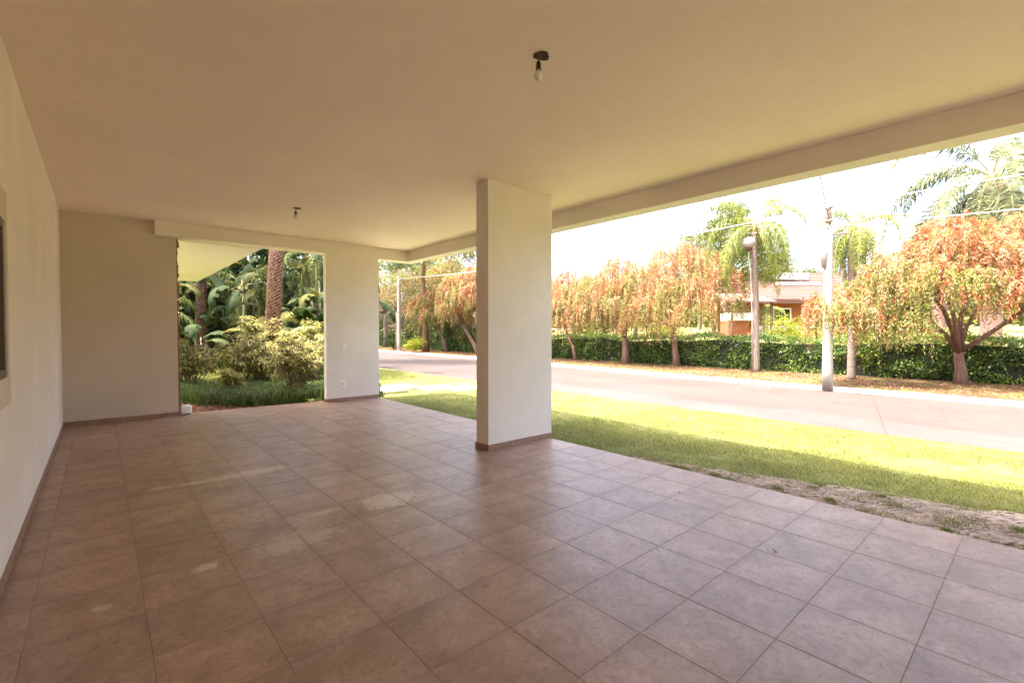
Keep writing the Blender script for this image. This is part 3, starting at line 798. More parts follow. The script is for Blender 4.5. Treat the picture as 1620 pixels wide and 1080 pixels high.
def palm(name, loc, trunk_path, tr, fr, label, m='palm', nf=16, fl=2.2, lf=.42, group=None, el=(-35, 75), lean=0, dead=0, ringed=True, seed=1, tmat='bark_p', droop=1.0, nl=60, wleaf=.028, azs=None, clear=None):
    g = random.Random(seed)
    t = empty(name, loc); tag(t, label, 'palm tree', group)
    mb = MB(); n = len(trunk_path)
    P = []; Rr = []
    for i in range(n - 1):
        a = Vector(trunk_path[i]); b = Vector(trunk_path[i + 1])
        st = 10
        for k in range(st + (1 if i == n - 2 else 0)):
            P.append(a.lerp(b, k / st)); r_ = tr[i] + (tr[i + 1] - tr[i]) * k / st
            Rr.append(r_ * (1 + (.035 if (k % 2) else -.02) * (1 if ringed else 0)))
    mb.tube(P, Rr, 12); mb.build('trunk', M[tmat], t)
    top = Vector(trunk_path[-1])
    mb = MB(); mb.tube([top - Vector((0, 0, .1)), top + Vector((0, 0, .25)), top + Vector((0, 0, .6))], [tr[-1] * 1.05, tr[-1] * .8, .02], 8); mb.build('crown_shaft', M['rachis'], t)
    for i in range(nf + dead):
        isd = i >= nf
        az = (azs[i] if azs and i < len(azs) else i * 2.39996 + g.uniform(-.25, .25))
        if clear is not None:
            dd = (az - clear + math.pi) % (2 * math.pi) - math.pi
            if abs(dd) < R(30): az += R(50) * (1 if dd > 0 else -1)
        e_ = R(el[1] + (el[0] - el[1]) * ((i + .5) / nf) ** .9) if not isd else R(-80)
        L = fl * g.uniform(.85, 1.1) * (.75 if isd else 1)
        N = 14; p = top + Vector((0, 0, .25)); pts = [p.copy()]; ang = e_
        for k in range(N):
            ang -= R(8.2) * droop * (1 + k / N) * (0.15 + math.cos(ang) * .85 if ang > -1.45 else 0)
            p = p + Vector((math.cos(az) * math.cos(ang), math.sin(az) * math.cos(ang), math.sin(ang))) * (L / N); pts.append(p.copy())
        pts = np.array([tuple(q) for q in pts])
        mb = MB(); mb.tube([Vector(q) for q in pts[::2]], [.028 * (1 - .85 * j / (len(pts[::2]) - 1)) for j in range(len(pts[::2]))], 4)
        rme = mb.mesh('rachis', M['rachis'] if not isd else M['scar'])
        # leaflets hang from the rachis, two rows
        u = np.linspace(.16, .995, nl); 
        cx_ = np.stack([np.interp(u * N, np.arange(N + 1), pts[:, j]) for j in range(3)], 1)
        tg = norm(np.stack([np.interp(np.minimum(u * N + .5, N), np.arange(N + 1), pts[:, j]) for j in range(3)], 1) - cx_ + 1e-6)
        side = norm(np.cross(tg, np.array([math.sin(az) * .02, -math.cos(az) * .02, 1.0])))
        out = []
        for sgn in (-1, 1):
            ll = lf * np.sin(np.pi * np.clip(u * .92 + .08, 0, 1)) ** .55 * rng.uniform(.8, 1.15, nl)
            d1 = norm(side * sgn * .85 + tg * .55 + rng.normal(scale=.14, size=(nl, 3)) + np.array([0, 0, .12]))
            d2 = norm(side * sgn * (.45 if not isd else .1) + tg * .35 + np.array([0, 0, -.85 * droop]) + rng.normal(scale=.12, size=(nl, 3)))
            a0 = cx_; a1 = cx_ + d1 * (ll * .45)[:, None]; a2 = a1 + d2 * (ll * .6)[:, None]
            wv = tg * wleaf / 2
            out.append(np.stack([a0 - wv * .5, a1 - wv, a1 + wv, a0 + wv * .5], 1))
            out.append(np.stack([a1 - wv, a2 - wv * .1, a2 + wv * .1, a1 + wv], 1))
        V = np.concatenate(out)
        me = fastmesh('frond', V, M['deadfrond'] if isd else M[m])
        o = link('frond', me, t)
        if isd: o['label'] = 'dead brown frond hanging down'
        link('rachis', rme, o)
    return t

# ------------------------------------------------------------------ hedge
def hedge(y0, y1, x0, thick, zf, label, n, leaf=.085, xf=None, holes=None):
    t = empty('hedge', (x0, (y0 + y1) / 2, 0)); tag(t, label, 'hedge')
    ym = (y0 + y1) / 2
    xf = xf or (lambda y: x0)
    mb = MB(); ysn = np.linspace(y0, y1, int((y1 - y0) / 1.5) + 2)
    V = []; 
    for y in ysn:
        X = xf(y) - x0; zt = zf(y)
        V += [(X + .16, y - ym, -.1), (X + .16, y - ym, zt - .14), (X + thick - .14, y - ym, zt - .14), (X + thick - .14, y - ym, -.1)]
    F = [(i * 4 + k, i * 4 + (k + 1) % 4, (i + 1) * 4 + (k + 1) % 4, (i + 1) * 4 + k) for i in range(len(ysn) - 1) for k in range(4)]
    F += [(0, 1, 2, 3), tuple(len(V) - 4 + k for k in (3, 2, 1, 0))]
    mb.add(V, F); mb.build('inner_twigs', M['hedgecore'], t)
    nf = int(n * .68); nt_ = n - nf
    # denser where it is nearer the street scene's middle
    yy = y0 + (y1 - y0) * rng.random(n) ** 1.35
    zz = np.array([zf(v) for v in yy]); xx = np.array([xf(v) for v in yy]) - x0
    P = np.zeros((n, 3)); D = np.zeros((n, 3))
    u = rng.random(n)
    bumpy = (vnoise(yy + 50, u * 1.5, .45) - .5) * .30 + (vnoise(yy * 1.7 + 9, u * 2.5 + 3, .22) - .5) * .18
    f = np.arange(n) < nf
    P[:, 1] = yy - ym
    P[f, 0] = (xx + .12 - bumpy)[f]; P[f, 2] = (-.05 + (zz + .03) * u)[f]
    D[f] = np.array([-1, 0, .15])
    P[~f, 0] = (xx + thick * u)[~f]; P[~f, 2] = (zz + bumpy * .6)[~f]
    D[~f] = np.array([0, 0, 1.0])
    # shoots that stick up
    sh = (~f) & (rng.random(n) < .14); P[sh, 2] += rng.uniform(0, .16, sh.sum())
    P += rng.normal(scale=.03, size=P.shape)
    D = D + rng.normal(scale=.75, size=D.shape)
    V = leaves(P, D, rng.uniform(.6, 1.3, n) * leaf, rng.uniform(.5, .8, n) * leaf)
    yl = vnoise(yy * .7 + 5, P[:, 2] * 1.2, .8) + np.where(f, -.14 + .12 * (P[:, 2] > zz - .2), .12) + rng.normal(scale=.1, size=n)
    link('leaves', fastmesh('leaves', V, [M['hedge'], M['hedgeyl']], (yl > .66).astype(int)), t)
    k = int((y1 - y0) * 1.6); yy = y0 + (y1 - y0) * rng.random(k) ** 1.3
    Pf = np.stack([np.array([xf(v) for v in yy]) - x0 - .02, yy - ym, rng.uniform(.1, 1.1, k)], 1)
    Pf = np.repeat(Pf, 5, 0) + rng.normal(scale=.015, size=(k * 5, 3))
    o = link('flowers', fastmesh('flowers', leaves(Pf, rng.normal(size=Pf.shape) + np.array([-1.2, 0, .3]), .06, .045, .6), M['flowerw']), t); o['kind'] = 'stuff'
hx = lambda y: 16.8 + (0 if y < 15 else (y - 15) * .07)
hedge(-9, 24.5, 16.8, 1.1, lambda y: 1.17 + .05 * math.sin(y * .9) + .04 * math.sin(y * 2.3), 'long clipped dark green hedge along the far verge', 62000, .088, hx)
hedge(25.2, 52, 16.8, 1.2, lambda y: 1.38 + .10 * math.sin(y * .7), 'looser distant hedge stretch past the leaning tree on the left', 15000, .13, hx)

# ------------------------------------------------------------------ bottlebrush row
bottlebrush((16.55, 9.9, -.06), [(0, 0, -.1), (-.05, .03, .5), (-.12, .08, 1.1), (-.05, .15, 1.75)], .15,
            [(0, 0, 4.4, 1.3, .9), (-.6, 1.0, 3.6, 1.3, .9), (.4, -1.2, 3.5, 1.3, .9), (-.9, -.7, 3.0, 1.2, .9), (-.5, 1.9, 2.9, 1.0, .8), (.2, .3, 5.0, .7, .5), (-.2, -1.9, 2.6, .9, .7), (-1.0, .5, 2.5, 1.1, .7), (-.9, -1.2, 2.1, .9, .6), (-1.0, 1.3, 2.0, .8, .5), (-1.2, .1, 1.9, .7, .4), (-.3, 2.3, 2.2, .8, .6), (.1, -1.0, 4.5, .8, .5)],
            'tall weeping bottlebrush with orange crown just left of the globe lamp', nt=1750, flowers=420)
bottlebrush((16.0, 12.2, -.06), [(0, 0, -.1), (.02, .0, .6), (-.02, .05, 1.25)], .17,
            [(0, .2, 4.0, 1.15, .8), (-.5, 1.1, 3.4, 1.1, .9), (.4, -.9, 3.5, 1.1, .9), (-.7, -.3, 2.8, 1.1, .8), (.1, .5, 4.6, .6, .5), (-.2, 1.6, 2.8, 1.0, .7), (-.5, -1.4, 2.5, .9, .7), (-.8, .9, 2.6, .9, .6), (-.3, 2.0, 2.3, .8, .6)],
            'weeping bottlebrush with thick trunk forking in three above the hedge', m='bb3', nt=1400, flowers=260)
bottlebrush((16.0, 15.25, -.06), [(0, 0, -.1), (-.02, .12, .6), (-.05, .5, 1.3), (.0, .65, 1.7)], .085,
            [(0, .7, 3.6, 1.2, .9), (-.3, 1.8, 3.3, 1.1, .8), (.2, -.5, 3.4, 1.2, .9), (-.6, .4, 2.6, 1.1, .8), (-.1, .1, 4.2, .7, .5), (-.3, 2.4, 2.9, .9, .7), (-.4, 1.7, 2.2, 1.0, .7), (-.3, -1.0, 2.3, .9, .7), (-.6, .2, 2.0, .8, .5)],
            'slender leaning bottlebrush in front of the white goal', m='bb1', nt=1300, flowers=260)
bottlebrush((16.2, 19.2, -.06), [(0, 0, -.1), (.02, .05, .7), (.0, .1, 1.5)], .13, [(0, .1, 3.8, 1.5, .9), (-.4, 1.3, 3.0, 1.2, .8), (.3, -1.4, 3.3, 1.3, .9), (0, -1.8, 2.6, 1.0, .7)],
            'bottlebrush half hidden behind the carport column', m='bb3', nt=1000, flowers=60)
bottlebrush((16.6, 24.3, -.06), [(0, 0, -.1), (.1, .7, .7), (.1, 1.5, 1.5), (.1, 2.0, 2.0)], .15, [(-.4, 1.2, 4.4, 1.6, 1.1), (-.7, -.1, 3.8, 1.5, 1.0), (-.4, 2.4, 3.5, 1.2, .9), (0, .3, 5.1, 1.0, .7), (-.9, 1.4, 3.0, 1.1, .7), (0, -1.2, 3.8, 1.3, .9)],
            'dark leaning bottlebrush with orange crown beside the carport column', m='bb1', nt=1900, flowers=60, leafL=.125)
bottlebrush((16.9, 28.6, -.06), [(0, 0, -.1), (-.05, .3, .8), (-.1, .8, 1.6), (-.1, 1.0, 2.1)], .14, [(0, .8, 3.9, 1.4, .9), (-.6, 1.8, 3.3, 1.3, .8), (.2, -.2, 3.4, 1.3, .9), (-.5, .6, 2.8, 1.1, .7), (-.4, 2.6, 3.6, 1.1, .8)],
            'olive bottlebrush with curved dark trunk right of the orange trunk', m='bb3', nt=1500, flowers=20, leafL=.14)
bottlebrush((16.2, .85, -.06), [(0, 0, -.1), (.02, .0, .4), (-.02, .05, .75), (-.03, .06, .95)], .15,
            [(-.5, .1, 3.8, 1.1, .7), (-1.3, 1.1, 3.1, 1.0, .7), (-2.0, 1.9, 2.4, .85, .55), (-.3, -1.0, 3.4, 1.1, .75), (.1, -2.1, 3.1, 1.1, .8), (-1.6, .2, 2.7, 1.0, .6),
             (-2.5, 2.3, 2.0, .75, .45), (-3.4, 1.9, 2.05, .5, .35), (-3.0, 2.5, 2.25, .45, .35), (.1, -3.1, 2.9, 1.0, .7), (-.3, .3, 4.35, .55, .4), (.2, -.8, 4.3, .7, .4), (-1.0, -1.5, 2.6, .9, .5), (-1.7, 1.4, 1.9, .6, .4), (-2.2, .9, 1.75, .5, .35)],
            'broad red flowering bottlebrush nearest on the right, its crown over the concrete pole', m='bb1', nt=3300, flowers=1700, hang=(.3, .85), leafL=.098)

# ------------------------------------------------------------------ palms over the street
palm('queen_palm', (16.15, 6.42, -.06), [(0, 0, -.1), (-.04, .03, 2.5), (-.10, .10, 4.7), (-.08, .12, 5.2)], [.11, .10, .095, .12], None,
     'slender yellow green queen palm with long drooping fronds in front of the hedge', nf=17, fl=2.7, lf=.62, el=(-42, 78), dead=0, seed=3, tmat='bark_g', droop=1.0, nl=70, wleaf=.034, clear=R(190))
palm('queen_palm', (15.55, 3.32, -.06), [(0, 0, -.1), (0, 0, 2.2), (.02, .02, 3.9), (0, 0, 4.5)], [.12, .10, .13, .085], None,
     'small palm with pale swollen trunk standing just behind the concrete pole', nf=17, fl=1.75, lf=.48, el=(-55, 80), seed=5, droop=1.3, nl=54, wleaf=.028)
palm('date_palm', (21.9, .6, .3), [(0, 0, -.4), (.05, 0, 4.0), (0, .05, 6.5)], [.32, .27, .30], None,
     'tallest palm with grey green fronds and ragged trunk at the right edge', m='palmg', nf=26, fl=4.3, lf=.8, el=(-60, 72), dead=5, seed=8, tmat='scar', droop=.95, nl=84, wleaf=.05)
palm('date_palm', (24.4, 2.3, .5), [(0, 0, -.4), (0, 0, 5.0)], [.26, .20], None,
     'second grey green palm partly behind the red flowering tree', m='palmg', nf=14, fl=2.8, lf=.6, el=(-55, 60), dead=3, seed=12, tmat='scar', droop=1.1, nl=60, wleaf=.034)
palm('queen_palm', (37.5, 9.0, 1.0), [(0, 0, -.4), (0, 0, 6.6)], [.2, .15], None,
     'little far palm top just right of the white tower', m='palmg', nf=10, fl=1.6, lf=.4, el=(-50, 60), seed=14, droop=1.4, nl=34, wleaf=.05)
palm('queen_palm', (30.0, 11.3, 1.0), [(0, 0, -.4), (0, 0, 1.5)], [.16, .14], None,
     'low yellow palm arching beside the far white balcony', m='palm', nf=9, fl=2.2, lf=.5, el=(5, 70), seed=15, droop=1.3, nl=40, wleaf=.045)

# ------------------------------------------------------------------ poles, lamp and wires
def pole(loc, h, r0, r1, label, arm=None, lean=(0, 0), cap=True):
    t = empty('utility_pole', loc); tag(t, label, 'utility pole', None)
    mb = MB(); P = [(lean[0] * i / 8, lean[1] * i / 8, -.1 + (h + .1 - (.75 if cap else 0)) * i / 8) for i in range(9)]
    mb.tube(P, [r0 + (r1 - r0) * i / 8 for i in range(9)], 14); mb.build('shaft', M['concrete'], t)
    if cap:
        mb = MB(); mb.tube([(lean[0], lean[1], h - .752), (lean[0], lean[1], h)], [r1 * .72, r1 * .66], 10); mb.build('pole_top', M['oldwood'], t)
        mb = MB()
        for z in (h - .25, h - .62, h - .80): mb.tube([(lean[0], lean[1], z), (lean[0], lean[1], z + .035)], r1 * 1.06, 12)
        mb.build('clamp_band', M['metalgrey'], t)
        for dz in (h - .25, h - .78):
            mb = MB(); mb.lathe([(.012, dz - .04), (.035, dz - .03), (.035, dz), (.022, dz + .01), (.035, dz + .02), (.03, dz + .05), (.01, dz + .06)], (lean[0] - .11, lean[1]), 10); mb.build('insulator', M['white'], t)
    return t
pl = pole((12.86, 3.25, -.07), 5.2, .135, .10, 'nearest white concrete utility pole with a timber top, on the verge', lean=(.02, .03))
mb = MB(); mb.tube([(.08, 0, 4.22), (.42, -.36, 4.26)], .022, 8); mb.build('crossarm', M['oldwood'], pl)
mb = MB(); mb.tube([(-.06, .10, 4.05), (-.08, .11, 3.75), (-.07, .1, 3.3)], [.05, .11, .06], 10); mb.build('cable_sleeve', M['concrete'], pl)
mb = MB(); mb.bbox((.10, -.16, 2.05), (.26, .02, 2.42), .01); mb.build('meter_box', M['metalgrey'], pl)
p2 = pole((14.9, 32.16, -.07), 5.75, .16, .12, 'far slim white pole beyond the sunlit lawn, left of the orange trunk', cap=False)
def wire(a, b, sag, r, m, label, n=26):
    a = Vector(a); b = Vector(b)
    mb = MB(); mb.tube([a.lerp(b, i / n) - Vector((0, 0, sag * 4 * (i / n) * (1 - i / n))) for i in range(n + 1)], r, 5)
    tag(mb.build('overhead_wire', m), label, 'wire')
wire((12.86, 3.25, 4.92), (14.9, 32.2, 5.5), .35, .014, M['palewire'], 'pale overhead wire running from the near pole to the far pole')
wire((12.86, 3.25, 4.92), (12.0, -30, 5.0), .15, .014, M['palewire'], 'upper pale wire crossing in front of the tall palm at right')
wire((12.86, 3.25, 4.36), (12.0, -30, 4.2), .55, .011, M['palewire'], 'lower thin wire crossing over the red flowering crown')
wire((12.86, 3.25, 4.45), (3.53, 1.15, 4.9), .04, .0095, M['cable'], 'thick dark service cable slanting down to the near pole')

lt = empty('globe_street_lamp', (15.66, 6.38, -.06)); tag(lt, 'pale globe lamp on a thin post just left of the slender palm trunk', 'street lamp')
mb = MB(); mb.tube([(0, 0, -.1), (-.02, .02, 2.0), (-.06, .07, 3.6), (-.12, .13, 4.30), (-.12, .13, 4.50)], [.030, .026, .022, .020, .020], 10); mb.build('post', M['concrete'], lt)
mb = MB(); mb.lathe([(.03, 4.46), (.09, 4.50), (.12, 4.54), (.09, 4.57)], (-.12, .13), 14); mb.build('lamp_base', M['eave'], lt)
mb = MB(); mb.lathe([(.09, 4.571), (.16, 4.61), (.205, 4.69), (.215, 4.77), (.19, 4.86), (.13, 4.93), (.06, 4.965), (.005, 4.97)], (-.12, .13), 20); mb.build('globe', M['globe'], lt)

# ------------------------------------------------------------------ buildings beyond the hedge
hs = empty('brick_house', (36.6, 10.5, .8)); tag(hs, 'low orange brick house with a faded pinkish tiled roof behind the hedge', 'house')
ang = math.atan2(10.02 - 12.17, 35.4 - 32.93); hs.rotation_euler = (0, 0, ang)
mb = MB(); mb.box((-4.6, -1.0, -.6), (5.5, 5.5, 2.95)); mb.build('wall', M['brick'], hs)
mb = MB(); mb.box((-4.55, -1.02, -.5), (5.45, -1.0, 1.05)); mb.build('plinth', M['whitepaint'], hs)
mb = MB()
x0, x1, ye, yr, ze, zr = -5.3, 6.4, -1.9, 2.6, 2.92, 5.2
mb.add([(x0, ye, ze), (x1, ye, ze), (x1 - .2, yr, zr), (x0 + .2, yr, zr), (x0, ye, ze - .14), (x1, ye, ze - .14), (x1, 7, ze - .14), (x0, 7, ze - .14), (x1, 7, ze), (x0, 7, ze)],
       [(0, 1, 2, 3), (1, 0, 4, 5), (4, 7, 6, 5), (3, 2, 8, 9), (9, 8, 6, 7), (0, 3, 9, 7, 4), (1, 5, 6, 8, 2)])
rf = mb.build('roof', M['roof'], hs)
mb = MB()
for k in range(15):
    t_ = (k + .5) / 15; yy = ye + (yr - ye) * t_; zz = ze + (zr - ze) * t_
    mb.box((x0 + .02, yy - .02, zz + .01), (x1 - .2, yy + .05, zz + .045))
o = mb.build('tile_courses', M['roof'], rf); o['kind'] = 'stuff'
mb = MB(); mb.box((x0 + .1, ye + .01, ze - .34), (x1 - .1, ye + .12, ze - .145)); mb.build('eave_board', M['eave'], hs)
mb = MB(); mb.bbox((-2.2, 1.0, 4.5), (.2, 1.9, 5.0), .03); mb.build('water_heater', M['whitepaint'], rf)
mb = MB(); mb.bbox((-2.6, .2, 4.02), (.6, .5, 4.25), .03); mb.build('solar_rail', M['whitepaint'], rf)
for xx in (-3.6, -.9, 2.2):
    m_ = MB(); m_.box((xx, -1.06, 1.3), (xx + 1.3, -1.021, 2.3)); w_ = m_.build('window', M['whitepaint'], hs)
    m_ = MB(); m_.box((xx + .1, -1.075, 1.4), (xx + 1.2, -1.061, 2.2)); m_.build('pane', M['glass'], w_)

tw = empty('white_tower', (47.9, 8.6, 0)); tag(tw, 'tall plain white water tower block rising behind the trees', 'tower'); tw.rotation_euler = (0, 0, R(-41))
mb = MB(); mb.bbox((-1.65, -1.4, -.5), (1.65, 1.4, 10.9), .04); mb.build('shaft', M['whitepaint'], tw)
mb = MB(); mb.bbox((-1.72, -1.47, 10.903), (1.72, 1.47, 11.08), .03); mb.build('cap', M['whitepaint'], tw)
mb = MB(); mb.box((-1.66, -1.412, 6.9), (1.66, -1.402, 6.96)); mb.build('string_course', M['concrete'], tw)

an = empty('garden_annex', (28.6, 12.1, .8)); tag(an, 'small white balcony box and stair wall left of the brick house', 'annex'); an.rotation_euler = (0, 0, R(-38))
mb = MB(); mb.bbox((-.9, -.2, 1.35), (.75, 1.3, 1.85), .02); mb.build('balcony', M['whitepaint'], an)
mb = MB(); mb.box((-.95, .1, -.6), (.3, 1.2, 1.348)); mb.build('wall', M['brick'], an)
mb = MB(); mb.add([(.25, -.05, -.6), (.52, -.05, -.6), (1.0, -.05, 1.345), (.8, -.05, 1.345), (.25, .1, -.6), (.52, .1, -.6), (1.0, .1, 1.345), (.8, .1, 1.345)],
                  [(0, 1, 2, 3), (7, 6, 5, 4), (0, 4, 5, 1), (1, 5, 6, 2), (2, 6, 7, 3), (3, 7, 4, 0)]); mb.build('buttress', M['whitepaint'], an)
mb = MB(); mb.add([(-1.4, -.9, 2.55), (1.6, -.9, 2.55), (1.6, 1.6, 3.2), (-1.4, 1.6, 3.2), (-1.4, -.9, 2.45), (1.6, -.9, 2.45), (1.6, 1.6, 3.1), (-1.4, 1.6, 3.1)],
                  [(0, 1, 2, 3), (7, 6, 5, 4), (0, 4, 5, 1), (1, 5, 6, 2), (2, 6, 7, 3), (3, 7, 4, 0)]); mb.build('roof', M['roof'], an)
for xx in (-1.2, 1.35):
    mb = MB(); mb.box((xx, -.7, -.6), (xx + .12, -.58, 2.5)); mb.build('post', M['eave'], an)

gb = empty('gabled_house', (23.5, 35.0, 0)); tag(gb, 'far orange gable end glimpsed between dark trunks beside the column', 'house'); gb.rotation_euler = (0, 0, R(-50))
mb = MB(); mb.add([(-1.6, 0, -.3), (1.6, 0, -.3), (1.6, 0, 1.7), (0, 0, 3.2), (-1.6, 0, 1.7), (-1.6, 5, -.3), (1.6, 5, -.3), (1.6, 5, 1.7), (0, 5, 3.2), (-1.6, 5, 1.7)],
                  [(0, 1, 2, 3, 4), (9, 8, 7, 6, 5), (1, 6, 7, 2), (0, 4, 9, 5), (2, 7, 8, 3), (3, 8, 9, 4), (0, 5, 6, 1)]); mb.build('wall', M['brick'], gb)
mb = MB(); mb.add([(-2.0, -.3, 1.35), (0, -.3, 3.24), (0, 5.3, 3.24), (-2.0, 5.3, 1.35), (-2.0, -.3, 1.47), (0, -.3, 3.36), (0, 5.3, 3.36), (-2.0, 5.3, 1.47)], [(3, 2, 1, 0), (4, 5, 6, 7), (0, 1, 5, 4), (2, 3, 7, 6), (0, 4, 7, 3)])
mb.add([(2.0, -.3, 1.35), (0.003, -.3, 3.24), (0.003, 5.3, 3.24), (2.0, 5.3, 1.35), (2.0, -.3, 1.47), (0.003, -.3, 3.36), (0.003, 5.3, 3.36), (2.0, 5.3, 1.47)], [(0, 1, 2, 3), (7, 6, 5, 4), (4, 5, 1, 0), (6, 7, 3, 2), (3, 7, 4, 0)])
mb.build('roof', M['roof'], gb)

gl = empty('football_goal', (26.0, 24.9, .2)); tag(gl, 'white football goal frame behind the hedge', 'goal')
P0 = Vector((25.1, 25.6, 1.62)) - Vector((26.0, 24.9, .2)); P1 = Vector((26.56, 24.33, 1.62)) - Vector((26.0, 24.9, .2)); d_ = (P1 - P0); P0 = P0 - d_ * 1.0
for p_ in (P0, P1):
    mb = MB(); mb.tube([(p_.x, p_.y, -.3), (p_.x, p_.y, p_.z)], .055, 8); mb.build('goal_post', M['whitepaint'], gl)
mb = MB(); mb.tube([P0, P1], .055, 8); mb.build('crossbar', M['whitepaint'], gl)
back = Vector((.75, .85, 0))
for p_ in (P0, P1):
    mb = MB(); mb.tube([p_ - Vector((0, 0, .05)), (p_.x + back.x * .4, p_.y + back.y * .4, p_.z - .1), (p_.x + back.x, p_.y + back.y, -.3)], .035, 6); mb.build('net_stay', M['whitepaint'], gl)

fe = empty('white_board_fence', (27.0, -1.6, .2)); tag(fe, 'white horizontal board fence behind the hedge at the right edge', 'fence')
for z in (.55, .80, 1.05): 
    mb = MB(); mb.box((0, -4.0, z - .4), (.03, 1.5, z - .4 + .2)); mb.build('board', M['whitepaint'], fe)
mb = MB(); mb.box((-.03, -4.0, 1.45), (.04, 1.5, 1.52)); mb.build('top_rail', M['brick'], fe)
for yy in np.arange(-3.9, 1.5, .9):
    mb = MB(); mb.box((.031, yy, -.3), (.10, yy + .08, 1.45)); mb.build('post', M['oldwood'], fe)

# ------------------------------------------------------------------ shrubs and trees beyond the hedge
clump_tree('shrub', (21.5, 7.0, .2), 1, [(-.2, -.3, 1.05, .5, .42), (.35, -.7, 1.35, .55, .5), (0, .25, 1.5, .42, .38), (.3, -.9, 1.8, .35, .3), (-.3, .5, 1.0, .4, .35)], 'bright', 4200, .10, 'bright yellow green shrub against the brick house wall', 'shrub', (.04, 'stem'))
clump_tree('shrub', (20.4, 4.6, .2), 1, blobs(6, 1.1, 1.0, .3, (.35, .55), 3), ['green2', 'bright'], 3000, .09, 'low yellow green shrub peeping over the hedge between the pole and the red tree', 'shrub', (.04, 'stem'))
clump_tree('shrub', (20.6, 1.4, .2), 1, blobs(6, 1.3, .9, .25, (.35, .55), 4), ['green2', 'orangel'], 3000, .09, 'pale yellow shrub behind the trunk of the red flowering tree', 'shrub', (.04, 'stem'))
clump_tree('shrub', (25.0, 15.7, .6), 1, [(0, 0, .9, .55, .5), (.4, -.5, .7, .45, .4), (-.3, .5, .8, .4, .4)], ['bright', 'green2'], 2200, .14, 'lime leaved shrub seen under the forked bottlebrush', 'shrub', (.04, 'stem'))
clump_tree('shrub', (14.75, 29.55, -.07), 1, [(0, 0, .55, .38, .42), (.15, -.35, .8, .3, .3), (-.1, .3, .4, .3, .3)], 'bright', 1500, .11, 'small lemon yellow bush in front of the far hedge', 'shrub', (.03, 'stem'))
clump_tree('tree', (33.7, 15.6, 1.0), 9, [(0, 0, 8.3, 1.6, 1.1), (-1.3, 1.4, 7.0, 1.6, 1.1), (1.3, -1.3, 7.2, 1.5, 1.1), (-2.1, 2.3, 5.7, 1.3, .9), (0, .4, 5.7, 1.8, 1.2), (2.2, -2.4, 5.4, 1.4, 1.0), (.4, -.3, 9.4, 1.0, .7), (-1.0, 1.0, 4.4, 1.4, .9)], ['green1', 'green2'], 17000, .20, 'rounded light green tree standing behind the yellow queen palm', trunk=(.22, 'bark_g'))
clump_tree('tree', (30.5, 21.5, .8), 9, blobs(9, 2.0, 3.6, .9, (.8, 1.3), 21), ['green1', 'orangel'], 5000, .18, 'mixed green and rust tree behind the forked bottlebrush', trunk=(.16, 'bark_g'))
clump_tree('tree', (31.5, 27.5, .8), 9, blobs(9, 2.1, 4.0, 1.0, (.8, 1.3), 22), ['green1', 'green2'], 5000, .18, 'green treetop above the slender bottlebrush', trunk=(.16, 'bark_g'))
# mid-distance belt, each tree with its own crown
belt = [(41, 18.5, 4.2, 2.3, 'green2', 'hazy yellow green tree far behind the queen palm'),
        (47, 15.0, 4.6, 2.6, 'green1', 'low green tree behind the left half of the brick roof'),
        (50, 11.5, 4.6, 2.2, 'pinkl', 'pinkish grey treetop above the brick roof ridge'),
        (45, 4.5, 5.2, 2.6, 'green1', 'green tree behind the small palm and white tower'),
        (40, -1.0, 4.6, 2.6, 'green2', 'yellow green tree behind the second grey palm'),
        (33, -3.5, 4.2, 2.4, 'green2', 'pale green tree at the far right behind the tall palm'),
        (42, 31, 4.0, 2.6, 'orangel', 'rusty tree far behind the goal'),
        (38, 38, 4.4, 3.0, 'green1', 'dark green tree far left of the goal')]
belt += [(27, 24.0, 1.6, 1.7, 'orangel', 'low rusty shrubbery behind the goal'), (24.5, 20.0, 1.5, 1.4, 'green2', 'yellow green bushes behind the slender bottlebrush'),
         (30, 18.5, 2.6, 2.0, 'orangel', 'tan crowned tree behind the forked bottlebrush'), (36, 17.6, 3.0, 2.2, 'green2', 'yellow green tree left of the white balcony'),
         (28.5, 30.5, 2.4, 2.0, 'green1', 'green bushy tree left behind the goal'), (55, 20, 4.5, 3.4, 'green1', 'wide hazy tree beyond the rounded tree'),
         (52, 27, 4.2, 3.2, 'green2', 'wide pale tree beyond the playing field'), (27.5, 5.0, 1.5, 1.3, 'green2', 'garden bush in front of the brick house, right of the pole'),
         (25.5, -4.2, 2.4, 1.8, 'green2', 'yellow tree behind the right end of the hedge')]
for i, (x, y, zc, rr_, m_, lb) in enumerate(belt):
    clump_tree('tree', (x, y, 1.0), 8, blobs(10, rr_, zc, 1.3, (.8, 1.3), 40 + i), [m_, 'green1'] if m_ != 'pinkl' else 'pinkl', 3600, .24, lb, trunk=(.18, 'bark_g'))

n = 30000; a = rng.uniform(0, 1, n); X = 64 + 6 * vnoise(a * 60, a * 0, 1) + rng.normal(scale=2, size=n); Y = -40 + 150 * a
P = np.stack([X, Y, .6 + (6.6 + 2.2 * vnoise(Y, Y * 0, 4.0)) * rng.random(n) ** .8], 1)
tag(link('far_wood', fastmesh('far_wood', leaves(P, rng.normal(size=P.shape), rng.uniform(.5, 1.0, n), rng.uniform(.3, .6, n)), [M['green1'], M['green2'], M['orangel']], (vnoise(Y, P[:, 2], 5.0) * 3).astype(int).clip(0, 2))), 'distant wood closing the horizon beyond the houses', 'woodland', kind='stuff')
